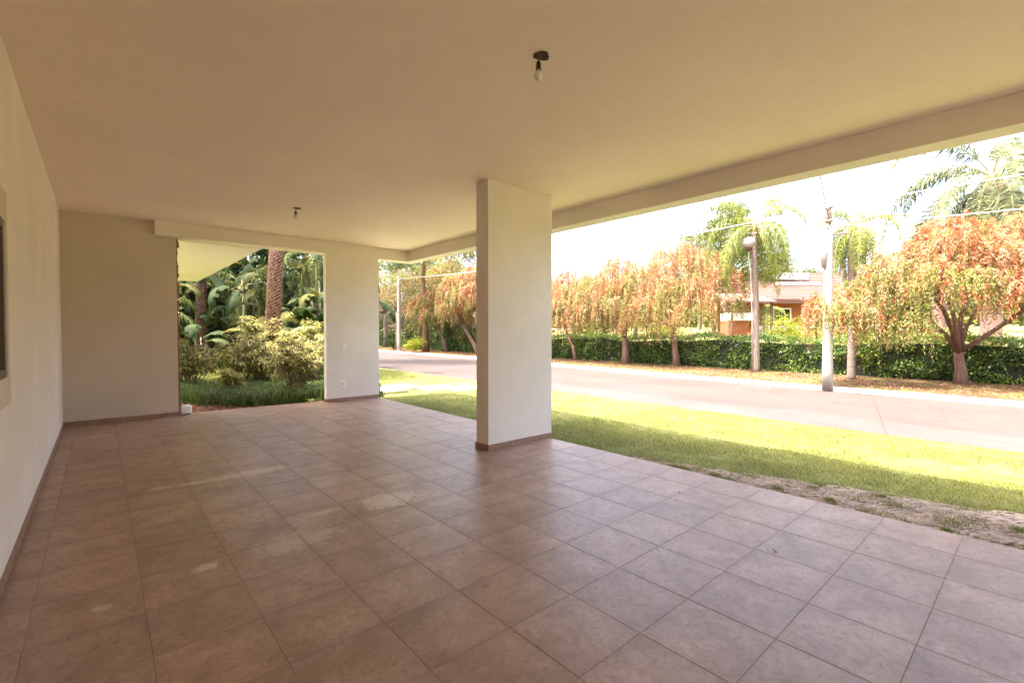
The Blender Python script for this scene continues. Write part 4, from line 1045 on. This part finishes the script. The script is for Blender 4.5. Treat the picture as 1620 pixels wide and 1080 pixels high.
# the wooded end of the street, seen between pier and column
wood = [((15.9, 29.9, -.07), [(0, 0, -.1), (0, 0, 2.5), (-.1, .2, 5.5), (0, 0, 7.5)], .21, 'bark_o', blobs(12, 3.2, 8.2, 1.6, (1.0, 1.6), 61), ['green2', 'bright', 'pinkl'], 8000, .20, 'tall tree with straight orange trunk and yellow green canopy by the far kerb'),
        ((19.5, 34.5, 0), None, .2, 'bark_g', blobs(12, 2.8, 5.6, 1.8, (.9, 1.4), 62), ['green2', 'orangel'], 7500, .17, 'yellowish feathery tree behind the orange trunk'),
        ((17.6, 40.0, 0), None, .2, 'bark_g', blobs(12, 3.0, 4.4, 1.6, (.9, 1.5), 63), ['pinkl', 'green1'], 6500, .18, 'pink grey flowering tree behind the far white pole'),
        ((21.5, 31.0, 0), None, .2, 'bark_g', blobs(12, 2.6, 4.6, 1.6, (.9, 1.4), 64), ['orangel', 'green2', 'green1'], 6500, .18, 'olive and orange tree between the far trunks and the column'),
        ((24.0, 44.0, .3), None, .26, 'bark_g', blobs(14, 4.4, 8.2, 2.6, (1.3, 2.0), 65), ['green1', 'green2'], 7500, .26, 'large green tree closing the end of the street'),
        ((14.0, 50.0, 0), None, .26, 'bark_g', blobs(14, 4.2, 6.6, 2.8, (1.3, 2.0), 66), ['green1', 'pinkl'], 7000, .26, 'broad dusty tree at the bend of the street'),
        ((31.0, 41.0, .6), None, .22, 'bark_g', blobs(12, 3.2, 5.0, 2.0, (1.1, 1.6), 67), ['green1', 'darkl'], 5500, .22, 'dark green tree beyond the orange gable'),
        ((8.0, 52.0, 0), None, .24, 'bark_g', blobs(12, 4.0, 6.4, 2.6, (1.2, 1.9), 68), ['green1', 'darkl'], 5500, .26, 'shady tree past the bend, left of the far pole'),
        ((18.8, 27.0, 0), None, .16, 'bark_g', blobs(12, 2.4, 5.4, 1.5, (.9, 1.3), 71), ['orangel', 'green2'], 6500, .16, 'yellow orange tree rising above the leaning bottlebrush'),
        ((13.5, 42.0, 0), None, .18, 'bark_g', blobs(12, 2.6, 5.2, 2.2, (1.0, 1.5), 72), ['green1', 'green2'], 6500, .20, 'green tree arching behind the far white pole'),
        ((16.5, 35.5, 0), None, .16, 'bark_g', blobs(12, 2.6, 5.0, 2.0, (.9, 1.4), 73), ['green2', 'pinkl', 'orangel'], 8000, .16, 'feathery pink and yellow tree between the pole and the orange trunk'),
        ((19.0, 48.5, 0), None, .2, 'bark_g', blobs(10, 3.0, 2.6, 1.4, (1.0, 1.5), 69), ['darkl', 'green1'], 4500, .20, 'low dark thicket tree under the far canopy')]
for loc, pth, tr_, bk, cl, mm, nn, sz, lb in wood:
    clump_tree('tree', loc, 8, cl, mm, nn, sz, lb, trunk=(tr_, bk), path=pth)
for i, (x, y, rr_, zc, m_, lb) in enumerate([(18.6, 30.0, 1.2, 1.6, 'green1', 'dark bush behind the hedge beside the curved trunk'), (18.4, 33.5, 1.3, 1.7, ['green1', 'green2'], 'bush behind the hedge at the orange trunk'),
        (18.9, 37.5, 1.5, 1.8, ['pinkl', 'green1'], 'dusty pink bush behind the far hedge'), (18.5, 42.0, 1.7, 1.9, ['green1', 'darkl'], 'dark bush behind the far pole'),
        (16.0, 47.5, 1.9, 1.9, ['green1', 'green2'], 'rounded bush at the bend of the far kerb'), (11.0, 50.0, 2.2, 1.7, ['green1', 'darkl'], 'wide dark bush past the bend of the street'),
        (18.4, 26.3, 1.2, 1.5, ['orangel', 'green1'], 'rusty bush behind the gap in the hedge')]):
    clump_tree('shrub', (x, y, 0), 2, blobs(8, rr_, zc, .5, (.6, .9), 90 + i), m_, 3000, .15, lb, 'shrub', (.05, 'stem'))
# bare winter tree
bt = empty('bare_tree', (20.5, 26.0, 0)); tag(bt, 'leafless grey tree with fine twigs against the sky beside the column', 'tree')
mb = MB(); mb.tube([(0, 0, -.2), (.1, .1, 2.5), (0, .3, 4.6), (.2, .2, 5.6)], [.2, .15, .11, .08], 8); mb.build('trunk', M['bark_g'], bt)
mb = MB()
def grow(p, d, L, r, lv):
    e_ = p + d * L
    P = limb_path(p, e_, .04, 4, .08); mb.tube(P, [r, r * .85, r * .7, r * .5], 5 if lv < 2 else 3)
    if lv == 4: return
    for k in range(4 if lv < 2 else 3):
        nd_ = (d + Vector((random.uniform(-1, 1), random.uniform(-1, 1), random.uniform(-.45, .6))) * .85).normalized()
        grow(P[random.choice([1, 2, 3])] if k else P[-1], nd_, L * random.uniform(.55, .8), r * .5, lv + 1)
for k in range(6):
    a = k * 1.05; grow(Vector((.1, .25, 4.2 + .25 * k)), Vector((math.cos(a), math.sin(a), .55)).normalized(), 1.9, .075, 0)
mb.build('branches', M['bark_g'], bt)
# bamboo culms behind the goal tree
bb_ = empty('bamboo', (24.2, 19.4, .4)); tag(bb_, 'clump of tan bamboo stems right of the white goal', 'bamboo')
for k in range(9):
    a = random.uniform(-.9, .9); b_ = random.uniform(-.25, .25)
    mb = MB(); x_, y_ = a * .6 + b_, -a * .75
    mb.tube([(x_, y_, -.5), (x_ + .02, y_, 1.0), (x_ + random.uniform(-.2, .2), y_, 3.0)], [.06, .05, .03], 6); mb.build('culm', M['bark_o'], bb_)
P = rng.normal(scale=[.8, .8, .5], size=(2200, 3)) + np.array([0, 0, 3.0])
link('foliage', fastmesh('foliage', leaves(P, rng.normal(size=P.shape) + np.array([0, 0, -1.2]), .22, .035), [M['green2'], M['orangel']], rng.integers(0, 2, 2200)), bb_)

# ------------------------------------------------------------------ garden behind the opening
def scarred_palm(loc, path, r, label, crown_len, seed):
    t = empty('date_palm', loc); tag(t, label, 'palm tree')
    P = [Vector(p) for p in path]
    mb = MB(); mb.tube(P, [x * .93 for x in r], 14); mb.build('trunk', M['scardark'], t)
    L = sum((P[i + 1] - P[i]).length for i in range(len(P) - 1))
    cum = [0]
    for i in range(len(P) - 1): cum.append(cum[-1] + (P[i + 1] - P[i]).length)
    g = random.Random(seed); step = .0058; n = int(L / step); Vs = []
    for k in range(n):
        s = k * step
        i = max(j for j in range(len(cum)) if cum[j] <= s); i = min(i, len(P) - 2)
        f = (s - cum[i]) / (cum[i + 1] - cum[i]); c0 = P[i].lerp(P[i + 1], f); rr_ = r[i] + (r[i + 1] - r[i]) * f
        a = k * 2.39996 + g.uniform(-.08, .08)
        o = Vector((math.cos(a), math.sin(a), 0)); sd = Vector((-math.sin(a), math.cos(a), 0)); w = .078 * g.uniform(.8, 1.15) * rr_ / .22; hh_ = .034 * g.uniform(.8, 1.2)
        tl = g.uniform(-.12, .12)
        base = c0 + o * (rr_ * .92)
        lip = c0 + o * (rr_ * g.uniform(1.03, 1.10)) + Vector((0, 0, hh_ * .5))
        Vs.append([tuple(base - sd * w - Vector((0, 0, hh_ * .1))), tuple(base + sd * w), tuple(lip + sd * w * .45 + Vector((0, 0, tl * w))), tuple(lip - sd * w * .45 - Vector((0, 0, tl * w))), tuple(base + Vector((0, 0, -hh_ * .9)))])
    V = np.array(Vs)
    me = fold('leaf_scars', V, [(0, 1, 2, 3), (4, 1, 2, 3), (4, 3, 0, 4)][:2], M['scar'])
    o = link('leaf_scars', me, t); o['kind'] = 'stuff'
    # root boss
    mb = MB()
    for k in range(26):
        a = k * .9; q = r[0] * g.uniform(.7, 1.15)
        mb.tube([(q * math.cos(a), q * math.sin(a), -.1), (q * .95 * math.cos(a), q * .95 * math.sin(a), g.uniform(.2, .9)), (r[0] * .8 * math.cos(a), r[0] * .8 * math.sin(a), g.uniform(.9, 1.35))], [.05, .06, .03], 5)
    o = mb.build('root_boss', M['scar'], t); o['kind'] = 'stuff'
    top = P[-1]
    for i in range(20):
        az = i * 2.39996; ang = R(75 - 105 * (i / 20)); p = top.copy(); pts = [tuple(p)]; N = 10; Lf = crown_len * g.uniform(.85, 1.1)
        for k in range(N):
            ang -= R(8) * (1 + k / N) * max(.1, math.cos(ang)); p = p + Vector((math.cos(az) * math.cos(ang), math.sin(az) * math.cos(ang), math.sin(ang))) * Lf / N; pts.append(tuple(p))
        pts = np.array(pts); nl = 40; u = np.linspace(.1, .99, nl); cx_ = np.stack([np.interp(u * N, np.arange(N + 1), pts[:, j]) for j in range(3)], 1)
        tg = norm(np.stack([np.interp(np.minimum(u * N + .5, N), np.arange(N + 1), pts[:, j]) for j in range(3)], 1) - cx_ + 1e-6); side = norm(np.cross(tg, np.array([0, 0.02, 1.0])))
        out = []
        for sgn in (-1, 1): out.append(leaves(cx_, side * sgn * .8 + tg * .6 + np.array([0, 0, .1]), .5, .04))
        link('frond', fastmesh('frond', np.concatenate(out), M['palmg']), t)
    return t
scarred_palm((1.78, 15.42, -.07), [(0, 0, -.1), (-.02, .02, .9), (-.03, .03, 1.5), (.0, .02, 2.6), (.09, 0, 4.2), (.3, -.05, 9.2)], [.30, .33, .24, .225, .22, .23], 'thick date palm trunk covered in leaf scars, right in the garden opening', 2.6, 2)
scarred_palm((.66, 21.75, -.07), [(0, 0, -.1), (0, 0, 1.5), (.04, .02, 3.2), (.08, 0, 9.0)], [.24, .20, .185, .19], 'thinner palm trunk at the left of the garden opening', 2.4, 9)

# giant bird-of-paradise leaves: petiole and folded blade, four shapes shared
def strel_leaf(pet, blade, w, e0, curve, tears, seed):
    g = random.Random(seed)
    V = []; F = []; UV = []
    p = Vector((0, 0, 0)); ang = e0; N1, N2 = 5, 9
    path = [(p.copy(), ang)]
    for k in range(N1): ang -= curve * .25 / N1; p = p + Vector((math.cos(ang), 0, math.sin(ang))) * pet / N1; path.append((p.copy(), ang))
    for i, (q, a) in enumerate(path):
        r_ = .028 * (1 - .5 * i / N1); nrm = Vector((-math.sin(a), 0, math.cos(a)))
        for s_ in ((0, 1), (1, 0), (0, -1), (-1, 0)): v = q + nrm * r_ * s_[1] + Vector((0, 1, 0)) * r_ * s_[0]; V.append(tuple(v)); UV.append((0, 0))
    for i in range(N1):
        for k in range(4): a_ = i * 4 + k; b_ = i * 4 + (k + 1) % 4; F.append((a_, b_, b_ + 4, a_ + 4))
    b0 = len(V); mid = []
    for k in range(N2 + 1):
        t_ = k / N2; ww = w * (math.sin(math.pi * min(1, t_ * .93 + .07)) ** .6) * (1 if t_ < .98 else .3)
        nrm = Vector((-math.sin(ang), 0, math.cos(ang))); lift = .28 - .55 * t_
        for s_ in (-1, -.5, 0, .5, 1):
            tw_ = g.uniform(-.03, .03) * abs(s_)
            droop_ = (-abs(s_) ** 1.4 * (.35 + .5 * t_) + (.25 * abs(s_) if abs(s_) < .8 else .1)) * ww * .9
            V.append(tuple(p + Vector((0, 1, 0)) * s_ * ww * .92 + nrm * (droop_ + tw_))); UV.append((s_, t_ * 3))
        ang -= curve * (.55 + t_) / N2; p = p + Vector((math.cos(ang), 0, math.sin(ang))) * blade / N2
    for k in range(N2):
        for j in range(4):
            if (k, j) in tears: continue
            a_ = b0 + k * 5 + j; F.append((a_, a_ + 1, a_ + 6, a_ + 5))
    me = bpy.data.meshes.new('leaf'); me.from_pydata(V, [], F); me.materials.append(M['strel'])
    uv = me.uv_layers.new(name='UVMap')
    for l in me.loops: uv.data[l.index].uv = UV[l.vertex_index]
    me.polygons.foreach_set('use_smooth', [True] * len(F)); me.update()
    return me
SLV = [strel_leaf(1.2, 1.5, .27, R(80), R(80), {(6, 0)}, 1), strel_leaf(1.3, 1.7, .30, R(72), R(115), {(5, 3), (7, 0)}, 2), strel_leaf(1.0, 1.4, .26, R(60), R(120), set(), 3),
       strel_leaf(.9, 1.6, .29, R(40), R(115), {(4, 3), (6, 3)}, 4), strel_leaf(.7, 1.5, .28, R(15), R(85), {(5, 0)}, 5), strel_leaf(1.4, 1.3, .24, R(86), R(45), set(), 6)]
def strelitzia(x, y, h, label, nst=3, seed=0, nleaf=15, face=None):
    g = random.Random(seed); t = empty('giant_bird_of_paradise', (x, y, -.1)); tag(t, label, 'plant', 'giant bird-of-paradise plants in the garden')
    for s in range(nst):
        hx_, hy_ = g.uniform(-.8, .8), g.uniform(-.5, .5); hh_ = h * g.uniform(.45, 1.0) - 1.6 if s else h - 1.6
        hh_ = max(.2, hh_)
        mb = MB(); top = (hx_ + g.uniform(-.2, .2), hy_, hh_); mb.tube([(hx_, hy_, -.1), ((hx_ + top[0]) / 2, hy_, hh_ * .5), top], [.09, .08, .06], 7); mb.build('stem', M['strelstem'], t)
        k = nleaf // nst
        for i in range(k):
            f = i / max(1, k - 1); a = g.uniform(-math.pi, math.pi) if g.random() < .35 else R(-90) + g.uniform(-1.3, 1.3)
            low = hh_ > 1.2 and g.random() < .5
            me = g.choice(SLV[:3] + [SLV[5]]) if f < .4 else g.choice(SLV[1:5])
            zz = top[2] - (g.uniform(.3, hh_ * .8) if low else 0)
            o = link('leaf', me, t, (top[0], top[1], zz), (g.uniform(-.15, .15), g.uniform(-.2, .2), a)); sc_ = g.uniform(.62, 1.0); o.scale = (sc_, sc_, sc_)
    return t
ST = [(-1.3, 21.6, 5.0, 'bird-of-paradise clump half hidden by the broken wall edge'), (-.2, 23.8, 5.4, 'bird-of-paradise clump behind the thinner palm trunk'),
      (1.5, 22.6, 5.0, 'bird-of-paradise clump with bluish leaves right of the thinner trunk'), (2.6, 20.6, 5.6, 'tall bird-of-paradise clump left of the thick palm trunk'),
      (3.6, 18.6, 5.4, 'bird-of-paradise clump directly behind the thick palm trunk'), (4.8, 17.6, 5.8, 'yellowing bird-of-paradise clump nearest the pier'),
      (4.9, 20.3, 5.6, 'bird-of-paradise clump reaching out beyond the right side of the pier'), (1.0, 25.8, 6.4, 'rear bird-of-paradise clump filling the dark gap'),
      (3.3, 23.5, 6.8, 'rearmost tall bird-of-paradise clump above the others'), (-2.4, 24.0, 5.2, 'outer left bird-of-paradise clump seen past the roof corner'),
      (3.0, 17.3, 2.6, 'short young bird-of-paradise beside the thick trunk'), (-.4, 19.4, 2.4, 'short young bird-of-paradise under the roof corner')]
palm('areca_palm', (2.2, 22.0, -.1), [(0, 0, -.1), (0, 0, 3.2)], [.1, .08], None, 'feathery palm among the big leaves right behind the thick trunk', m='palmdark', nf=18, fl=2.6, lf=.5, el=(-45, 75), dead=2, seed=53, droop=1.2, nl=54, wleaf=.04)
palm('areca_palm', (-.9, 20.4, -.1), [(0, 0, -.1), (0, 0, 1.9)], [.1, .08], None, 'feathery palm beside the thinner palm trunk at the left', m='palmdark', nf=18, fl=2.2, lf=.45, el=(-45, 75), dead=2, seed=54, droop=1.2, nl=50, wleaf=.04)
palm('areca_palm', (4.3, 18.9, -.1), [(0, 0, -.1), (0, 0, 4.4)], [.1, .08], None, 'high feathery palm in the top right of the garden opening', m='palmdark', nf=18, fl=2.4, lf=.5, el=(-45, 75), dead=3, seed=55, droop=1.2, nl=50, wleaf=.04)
for i, (x, y, h, lb) in enumerate(ST): strelitzia(x, y, h, lb, 5, 100 + i, 40 if h > 4 else 16)
palm('areca_palm', (5.9, 20.4, -.1), [(0, 0, -.1), (0, 0, 3.4)], [.1, .08], None, 'arching palm whose fronds show right of the pier over the far road', m='palm', nf=12, fl=2.4, lf=.45, el=(-40, 70), dead=2, seed=33, droop=1.35, nl=44, wleaf=.035)
# dark thicket behind everything in the garden
def thicket(name, pts, zr, n, size, label):
    P = np.array(pts)[rng.integers(0, len(pts), n)] + rng.normal(scale=[1.1, 1.0, 0], size=(n, 3)); P[:, 2] = rng.uniform(zr[0], zr[1], n)
    V = leaves(P, rng.normal(size=(n, 3)) + np.array([0, -.3, -.5]), rng.uniform(.6, 1.3, n) * size, rng.uniform(.35, .6, n) * size)
    o = link(name, fastmesh(name, V, [M['darkl'], M['green1'], M['darkl']], rng.integers(0, 3, n))); tag(o, label, 'thicket', kind='stuff')
thicket('thicket', [(x, 27.5 - .25 * x, 0) for x in np.arange(-6, 6.2, .8)], (-.1, 8.5), 30000, .34, 'dark leafy thicket closing the back of the garden')
mb = MB(); mb.box((-8, 28.9, -.2), (4.0, 29.2, 6.2)); tag(mb.build('garden_backdrop', M['hedgecore']), 'plain dark box added as a backdrop behind the garden thicket', 'wall')  # dark box added as a backdrop behind the leaves

# variegated shrubs
def song_shrub(x, y, h, w, nst, label, seed, drop=.25, leafL=.19, bias=(0, 0), per=28, lowest=.35):
    g = random.Random(seed); t = empty('variegated_shrub', (x, y, -.07)); tag(t, label, 'shrub', 'variegated yellow shrubs at the garden opening')
    mb = MB(); Ps = []; Ds = []
    for s in range(nst):
        a = g.uniform(0, 2 * math.pi); q = math.sqrt(g.random()) * w; ex = Vector((q * math.cos(a) + bias[0], q * math.sin(a) * .7 + bias[1], h * g.uniform(.55, 1.0) * (1 - .25 * (q / w) ** 2)))
        b_ = Vector((g.uniform(-.12, .12), g.uniform(-.10, .10), -.05))
        P = limb_path(b_, ex, .12, 7, .10); mb.tube(P, [.014 * (1 - .5 * i / 6) for i in range(7)], 5)
        # side shoots
        sh = [(P, 1.0)]
        for k in range(g.randint(2, 4)):
            i = g.randint(3, 5); e2 = P[i] + Vector((g.uniform(-1, 1), g.uniform(-1, 1), g.uniform(-.3, .8))).normalized() * g.uniform(.2, .42) * h * .6
            P2 = limb_path(P[i], e2, .08, 5, .1); mb.tube(P2, [.008, .007, .006, .005, .004], 4); sh.append((P2, .8))
        for (PP, f) in sh:
            n = int(per * f)
            for k in range(n):
                u = lowest + (1 - lowest) * (k + g.random()) / n if f == 1.0 else .2 + .8 * k / n
                i = min(int(u * (len(PP) - 1)), len(PP) - 2); fr = u * (len(PP) - 1) - i; c0 = PP[i].lerp(PP[i + 1], fr); d = (PP[i + 1] - PP[i]).normalized()
                aa = k * 2.4; o_ = Vector((math.cos(aa), math.sin(aa), 0)); Ps.append(tuple(c0)); Ds.append(tuple(o_ * .85 + d * .55 + Vector((0, 0, -.12 - drop * g.random()))))
    mb.build('stems', M['stem'], t)
    Ps = np.array(Ps); Ds = norm(np.array(Ds) + rng.normal(scale=.12, size=(len(Ds), 3))); n = len(Ps)
    L = rng.uniform(.6, 1.15, n) * leafL; W = rng.uniform(.8, 1.2, n) * leafL * .15
    S = norm(np.cross(Ds, np.array([0, 0, 1.0]) + rng.normal(scale=.2, size=(n, 3))))
    m1 = Ps + Ds * (L * .5)[:, None]; D2 = norm(Ds + np.array([0, 0, -.75])); e_ = m1 + D2 * (L * .5)[:, None]
    V = np.stack([Ps, m1 + S * W[:, None] / 2, m1 - S * W[:, None] / 2, e_], 1)
    link('leaves', fold('leaves', V, [(0, 1, 2), (1, 3, 2)], M['song']), t)
song_shrub(-.78, 13.2, 1.5, 1.0, 36, 'low dense yellow shrub beside the broken wall edge', 1)
song_shrub(.12, 12.1, 1.8, .55, 17, 'upright yellow shrub with drooping tips left of centre in the opening', 2, .5)
song_shrub(.62, 12.4, 1.6, .75, 26, 'bushy yellow shrub in the middle of the opening, before the thick trunk', 3)
song_shrub(.85, 10.15, 1.55, .55, 26, 'many stemmed yellow shrub nearest the slab by the pier', 4, .2, .16, lowest=.5)
song_shrub(1.65, 11.4, 1.6, .75, 28, 'pale yellow shrub tucked against the pier', 5)
song_shrub(1.45, 13.7, 2.3, .45, 8, 'tall spiky stalks in front of the thick palm trunk', 6, .15, .24, per=90)
song_shrub(2.2, 13.2, 2.3, .4, 7, 'pair of tall spiky stalks right of the thick palm trunk', 7, .15, .24, per=90)
song_shrub(.75, 14.0, 2.3, .3, 6, 'single tall leafy stalk left of the thick palm trunk', 8, .15, .24, per=90)
song_shrub(-.15, 11.3, .75, .35, 9, 'small sprawling yellow plant low over the dark grass', 9, .5)

# ------------------------------------------------------------------ grasses
def blades(P, hmin, hmax, w, lean, m, name, label, cat, seg=False):
    n = len(P); h = rng.uniform(hmin, hmax, n); a = rng.uniform(0, 2 * np.pi, n)
    s = np.stack([np.cos(a), np.sin(a), np.zeros(n)], 1) * w / 2
    ld = np.stack([np.cos(a + 1.4), np.sin(a + 1.4), np.zeros(n)], 1) * (rng.uniform(0, lean, n) * h)[:, None]
    if not seg:
        V = np.stack([P - s, P + s, P + ld + np.array([0, 0, 1.0]) * h[:, None]], 1)
        me = fastmesh(name, V, m)
    else:
        m1 = P + ld * .45 + np.array([0, 0, 1.0]) * (h * .8)[:, None]; e_ = P + ld * 1.5 + np.array([0, 0, 1.0]) * (h * .72)[:, None]
        V = np.stack([P - s, P + s, m1 + s * .8, m1 - s * .8, e_], 1)
        me = fold(name, V, [(0, 1, 2, 3)], m)
        k = len(me.polygons)
        V2 = np.stack([m1 - s * .8, m1 + s * .8, e_], 1)
        me2 = fastmesh(name, V2, m)
        import bmesh
        b = bmesh.new(); b.from_mesh(me); b.from_mesh(me2); b.to_mesh(me); b.free()
    return tag(link(name, me), label, cat, kind='stuff')
def lawn_z(x): return -.055 - .10 * np.clip((x - XS) / 4.6, 0, 1)
parts = []
for (y0, y1, dens) in ((-2.5, 1.5, 7800), (1.5, 4.5, 6000), (4.5, 9.3, 3200), (9.3, 16, 900), (16, 26, 350)):
    n = int((y1 - y0) * 4.6 * dens); x = rng.uniform(XS + .01, 6.83, n); y = rng.uniform(y0, y1, n)
    de = np.interp(y, [-8, -0.8, 0.6, 1.6, 2.6, 3.4, 4.2], [1.2, 1.05, 0.72, 0.36, 0.14, 0.05, 0.0]) + (vnoise(x * 3 + 7, y * 3, .5) - .5) * .35
    tuft = vnoise(x + 17, y + 3, .22) > .62
    dry = vnoise(x + 5, y + 40, .55) * .6 + vnoise(x + 60, y, .15) * .4
    keep = ((x > XS + de) | (tuft & (x > XS + .05))) & (rng.random(n) > np.clip((dry - .42) * 2.2, 0, .8))
    # stepping slabs stay clear
    for (px, py) in ((3.05, 11.55), (3.95, 11.2), (3.35, 10.75), (4.66, 10.45), (5.25, 9.95), (5.9, 9.4), (6.4, 8.8)): keep &= ~((abs(x - px) < .41) & (abs(y - py) < .41))
    parts.append(np.stack([x[keep], y[keep], lawn_z(x[keep])], 1))
for k in range(46):
    ty = rng.uniform(-1.6, 2.2); de_ = dirt_edge(ty) - XS; tx = XS + .05 + rng.random() * max(.05, de_ - .08); m_ = int(rng.uniform(40, 260)); sg = rng.uniform(.02, .075)
    q = rng.normal(scale=[sg, sg * 1.3], size=(m_, 2)) + [tx, ty]; q = q[q[:, 0] > XS + .012]
    for _ in range(1): parts.append(np.stack([q[:, 0], q[:, 1], np.full(len(q), -.03)], 1))
P = np.concatenate(parts)
blades(P, .012, .034, .0048, 1.1, M['grass'], 'lawn_grass', 'short yellow green lawn grass between the slab and the street', 'grass')
n = 34000; x = rng.uniform(-1.35, 2.6, n); y = rng.uniform(9.34, 13.6, n)
mul = (x + 1.4) * .55 + (y - 9.3) * .35; keep = (mul > .55 + .25 * vnoise(x, y, .3)) & (rng.random(n) > .1 * (y - 9.3) / 4)
clx = vnoise(x + 3, y + 8, .25); keep &= clx > .42
blades(np.stack([x, y, np.full(n, -.06)], 1)[keep], .10, .46, .010, 1.1, M['mondo'], 'border_grass', 'long dark green grass clumps under the yellow shrubs', 'grass', True)
n = 60000; x = rng.uniform(-3.5, 5.5, n); y = rng.uniform(13.0, 21, n); 
blades(np.stack([x, y, np.full(n, -.07)], 1), .04, .10, .014, .8, M['grass'], 'garden_lawn_grass', 'bright lawn grass seen between the yellow shrubs', 'grass')
# dry runners and roots over the bare dirt
V = []; nr = 2600
for k in range(nr):
    y = random.uniform(-2.6, 2.3); de = dirt_edge(y) - XS
    x = XS + random.uniform(.0, 1.0) * de; a = random.gauss(R(118), .35) if random.random() < .75 else random.uniform(0, 3.1)
    L = random.uniform(.08, .28); w = random.uniform(.002, .0055); z0 = -.046; p = Vector((x, y, z0)); hgt = random.uniform(.002, .010); bend = random.uniform(-.35, .35)
    pts = []
    for i in range(6):
        t_ = i / 5; pts.append(p.copy() + Vector((0, 0, hgt * math.sin(math.pi * t_)))); aa = a + bend * (t_ - .5); p = p + Vector((math.cos(aa), math.sin(aa), 0)) * L / 5
    if min(q.x for q in pts) < XS + .004 or max(q.x for q in pts) > XS + de + .04: continue
    for i in range(5):
        d = (pts[i + 1] - pts[i]).normalized(); s = Vector((-d.y, d.x, 0)) * w; u = Vector((0, 0, w * 1.3))
        V.append([tuple(pts[i] - s), tuple(pts[i + 1] - s), tuple(pts[i + 1] + u), tuple(pts[i] + u)]); V.append([tuple(pts[i] + u), tuple(pts[i + 1] + u), tuple(pts[i + 1] + s), tuple(pts[i] + s)])
tag(link('dry_runners', fastmesh('dry_runners', np.array(V), M['root'])), 'tangle of dry pale runners on bare dirt beside the tiles', 'dry grass', kind='stuff')
# fallen leaves on the verge, mulch and a few crumbs on the tiles
n = 9000; yv = -8 + 44 * rng.random(n) ** 1.4; xv = np.array([kx(v) for v in yv]) + .2 + rng.random(n) * 3.2
V = leaves(np.stack([xv, yv, np.full(n, -.045) + rng.uniform(0, .02, n)], 1), rng.normal(size=(n, 3)) * np.array([1, 1, .15]), rng.uniform(.04, .10, n), rng.uniform(.02, .05, n))
tag(link('fallen_leaves', fastmesh('fallen_leaves', V, M['orangel'])), 'fallen rusty leaves scattered over the far verge', 'leaf litter', kind='stuff')
n = 1500; V = leaves(np.stack([rng.uniform(-1.38, .3, n), 9.33 + rng.random(n) * 1.4, rng.uniform(-.04, .0, n)], 1), rng.normal(size=(n, 3)) * np.array([1, 1, .3]), rng.uniform(.04, .12, n), rng.uniform(.015, .04, n))
tag(link('dead_leaves', fastmesh('dead_leaves', V, M['deadfrond'])), 'dark dead leaves on the mulch behind the white box', 'leaf litter', kind='stuff')
V = []
for (x, y) in ((-.62, 1.70), (-.75, 1.28), (.95, .35), (-1.6, 3.3), (1.55, 1.35)):
    q = leaves(np.array([[x, y, .004]] * 2), rng.normal(size=(2, 3)) * np.array([1, 1, .25]), .028, .012); V.append(q)
tag(link('dry_leaf_bits', fastmesh('dry_leaf_bits', np.concatenate(V), M['deadfrond'])), 'tiny dry leaf bits lying on the tiles', 'leaf litter', kind='stuff')
# canopy upstream of the road shade: tall street tree left of the road
clump_tree('tree', (8.6, 22.5, -.1), 9, [(0, 0, 9.2, 2.1, 1.1), (1.4, -1.6, 9.6, 1.8, 1.0), (-1.3, 1.3, 9.6, 1.8, 1.0)], 'green1', 6500, .24, 'tall tree on the garden side whose canopy shades the far road', trunk=(.2, 'bark_g'), path=[(-2.2, .6, -.1), (-2.3, .6, 3), (-1.8, .4, 6.5), (-.8, .2, 8.2)])
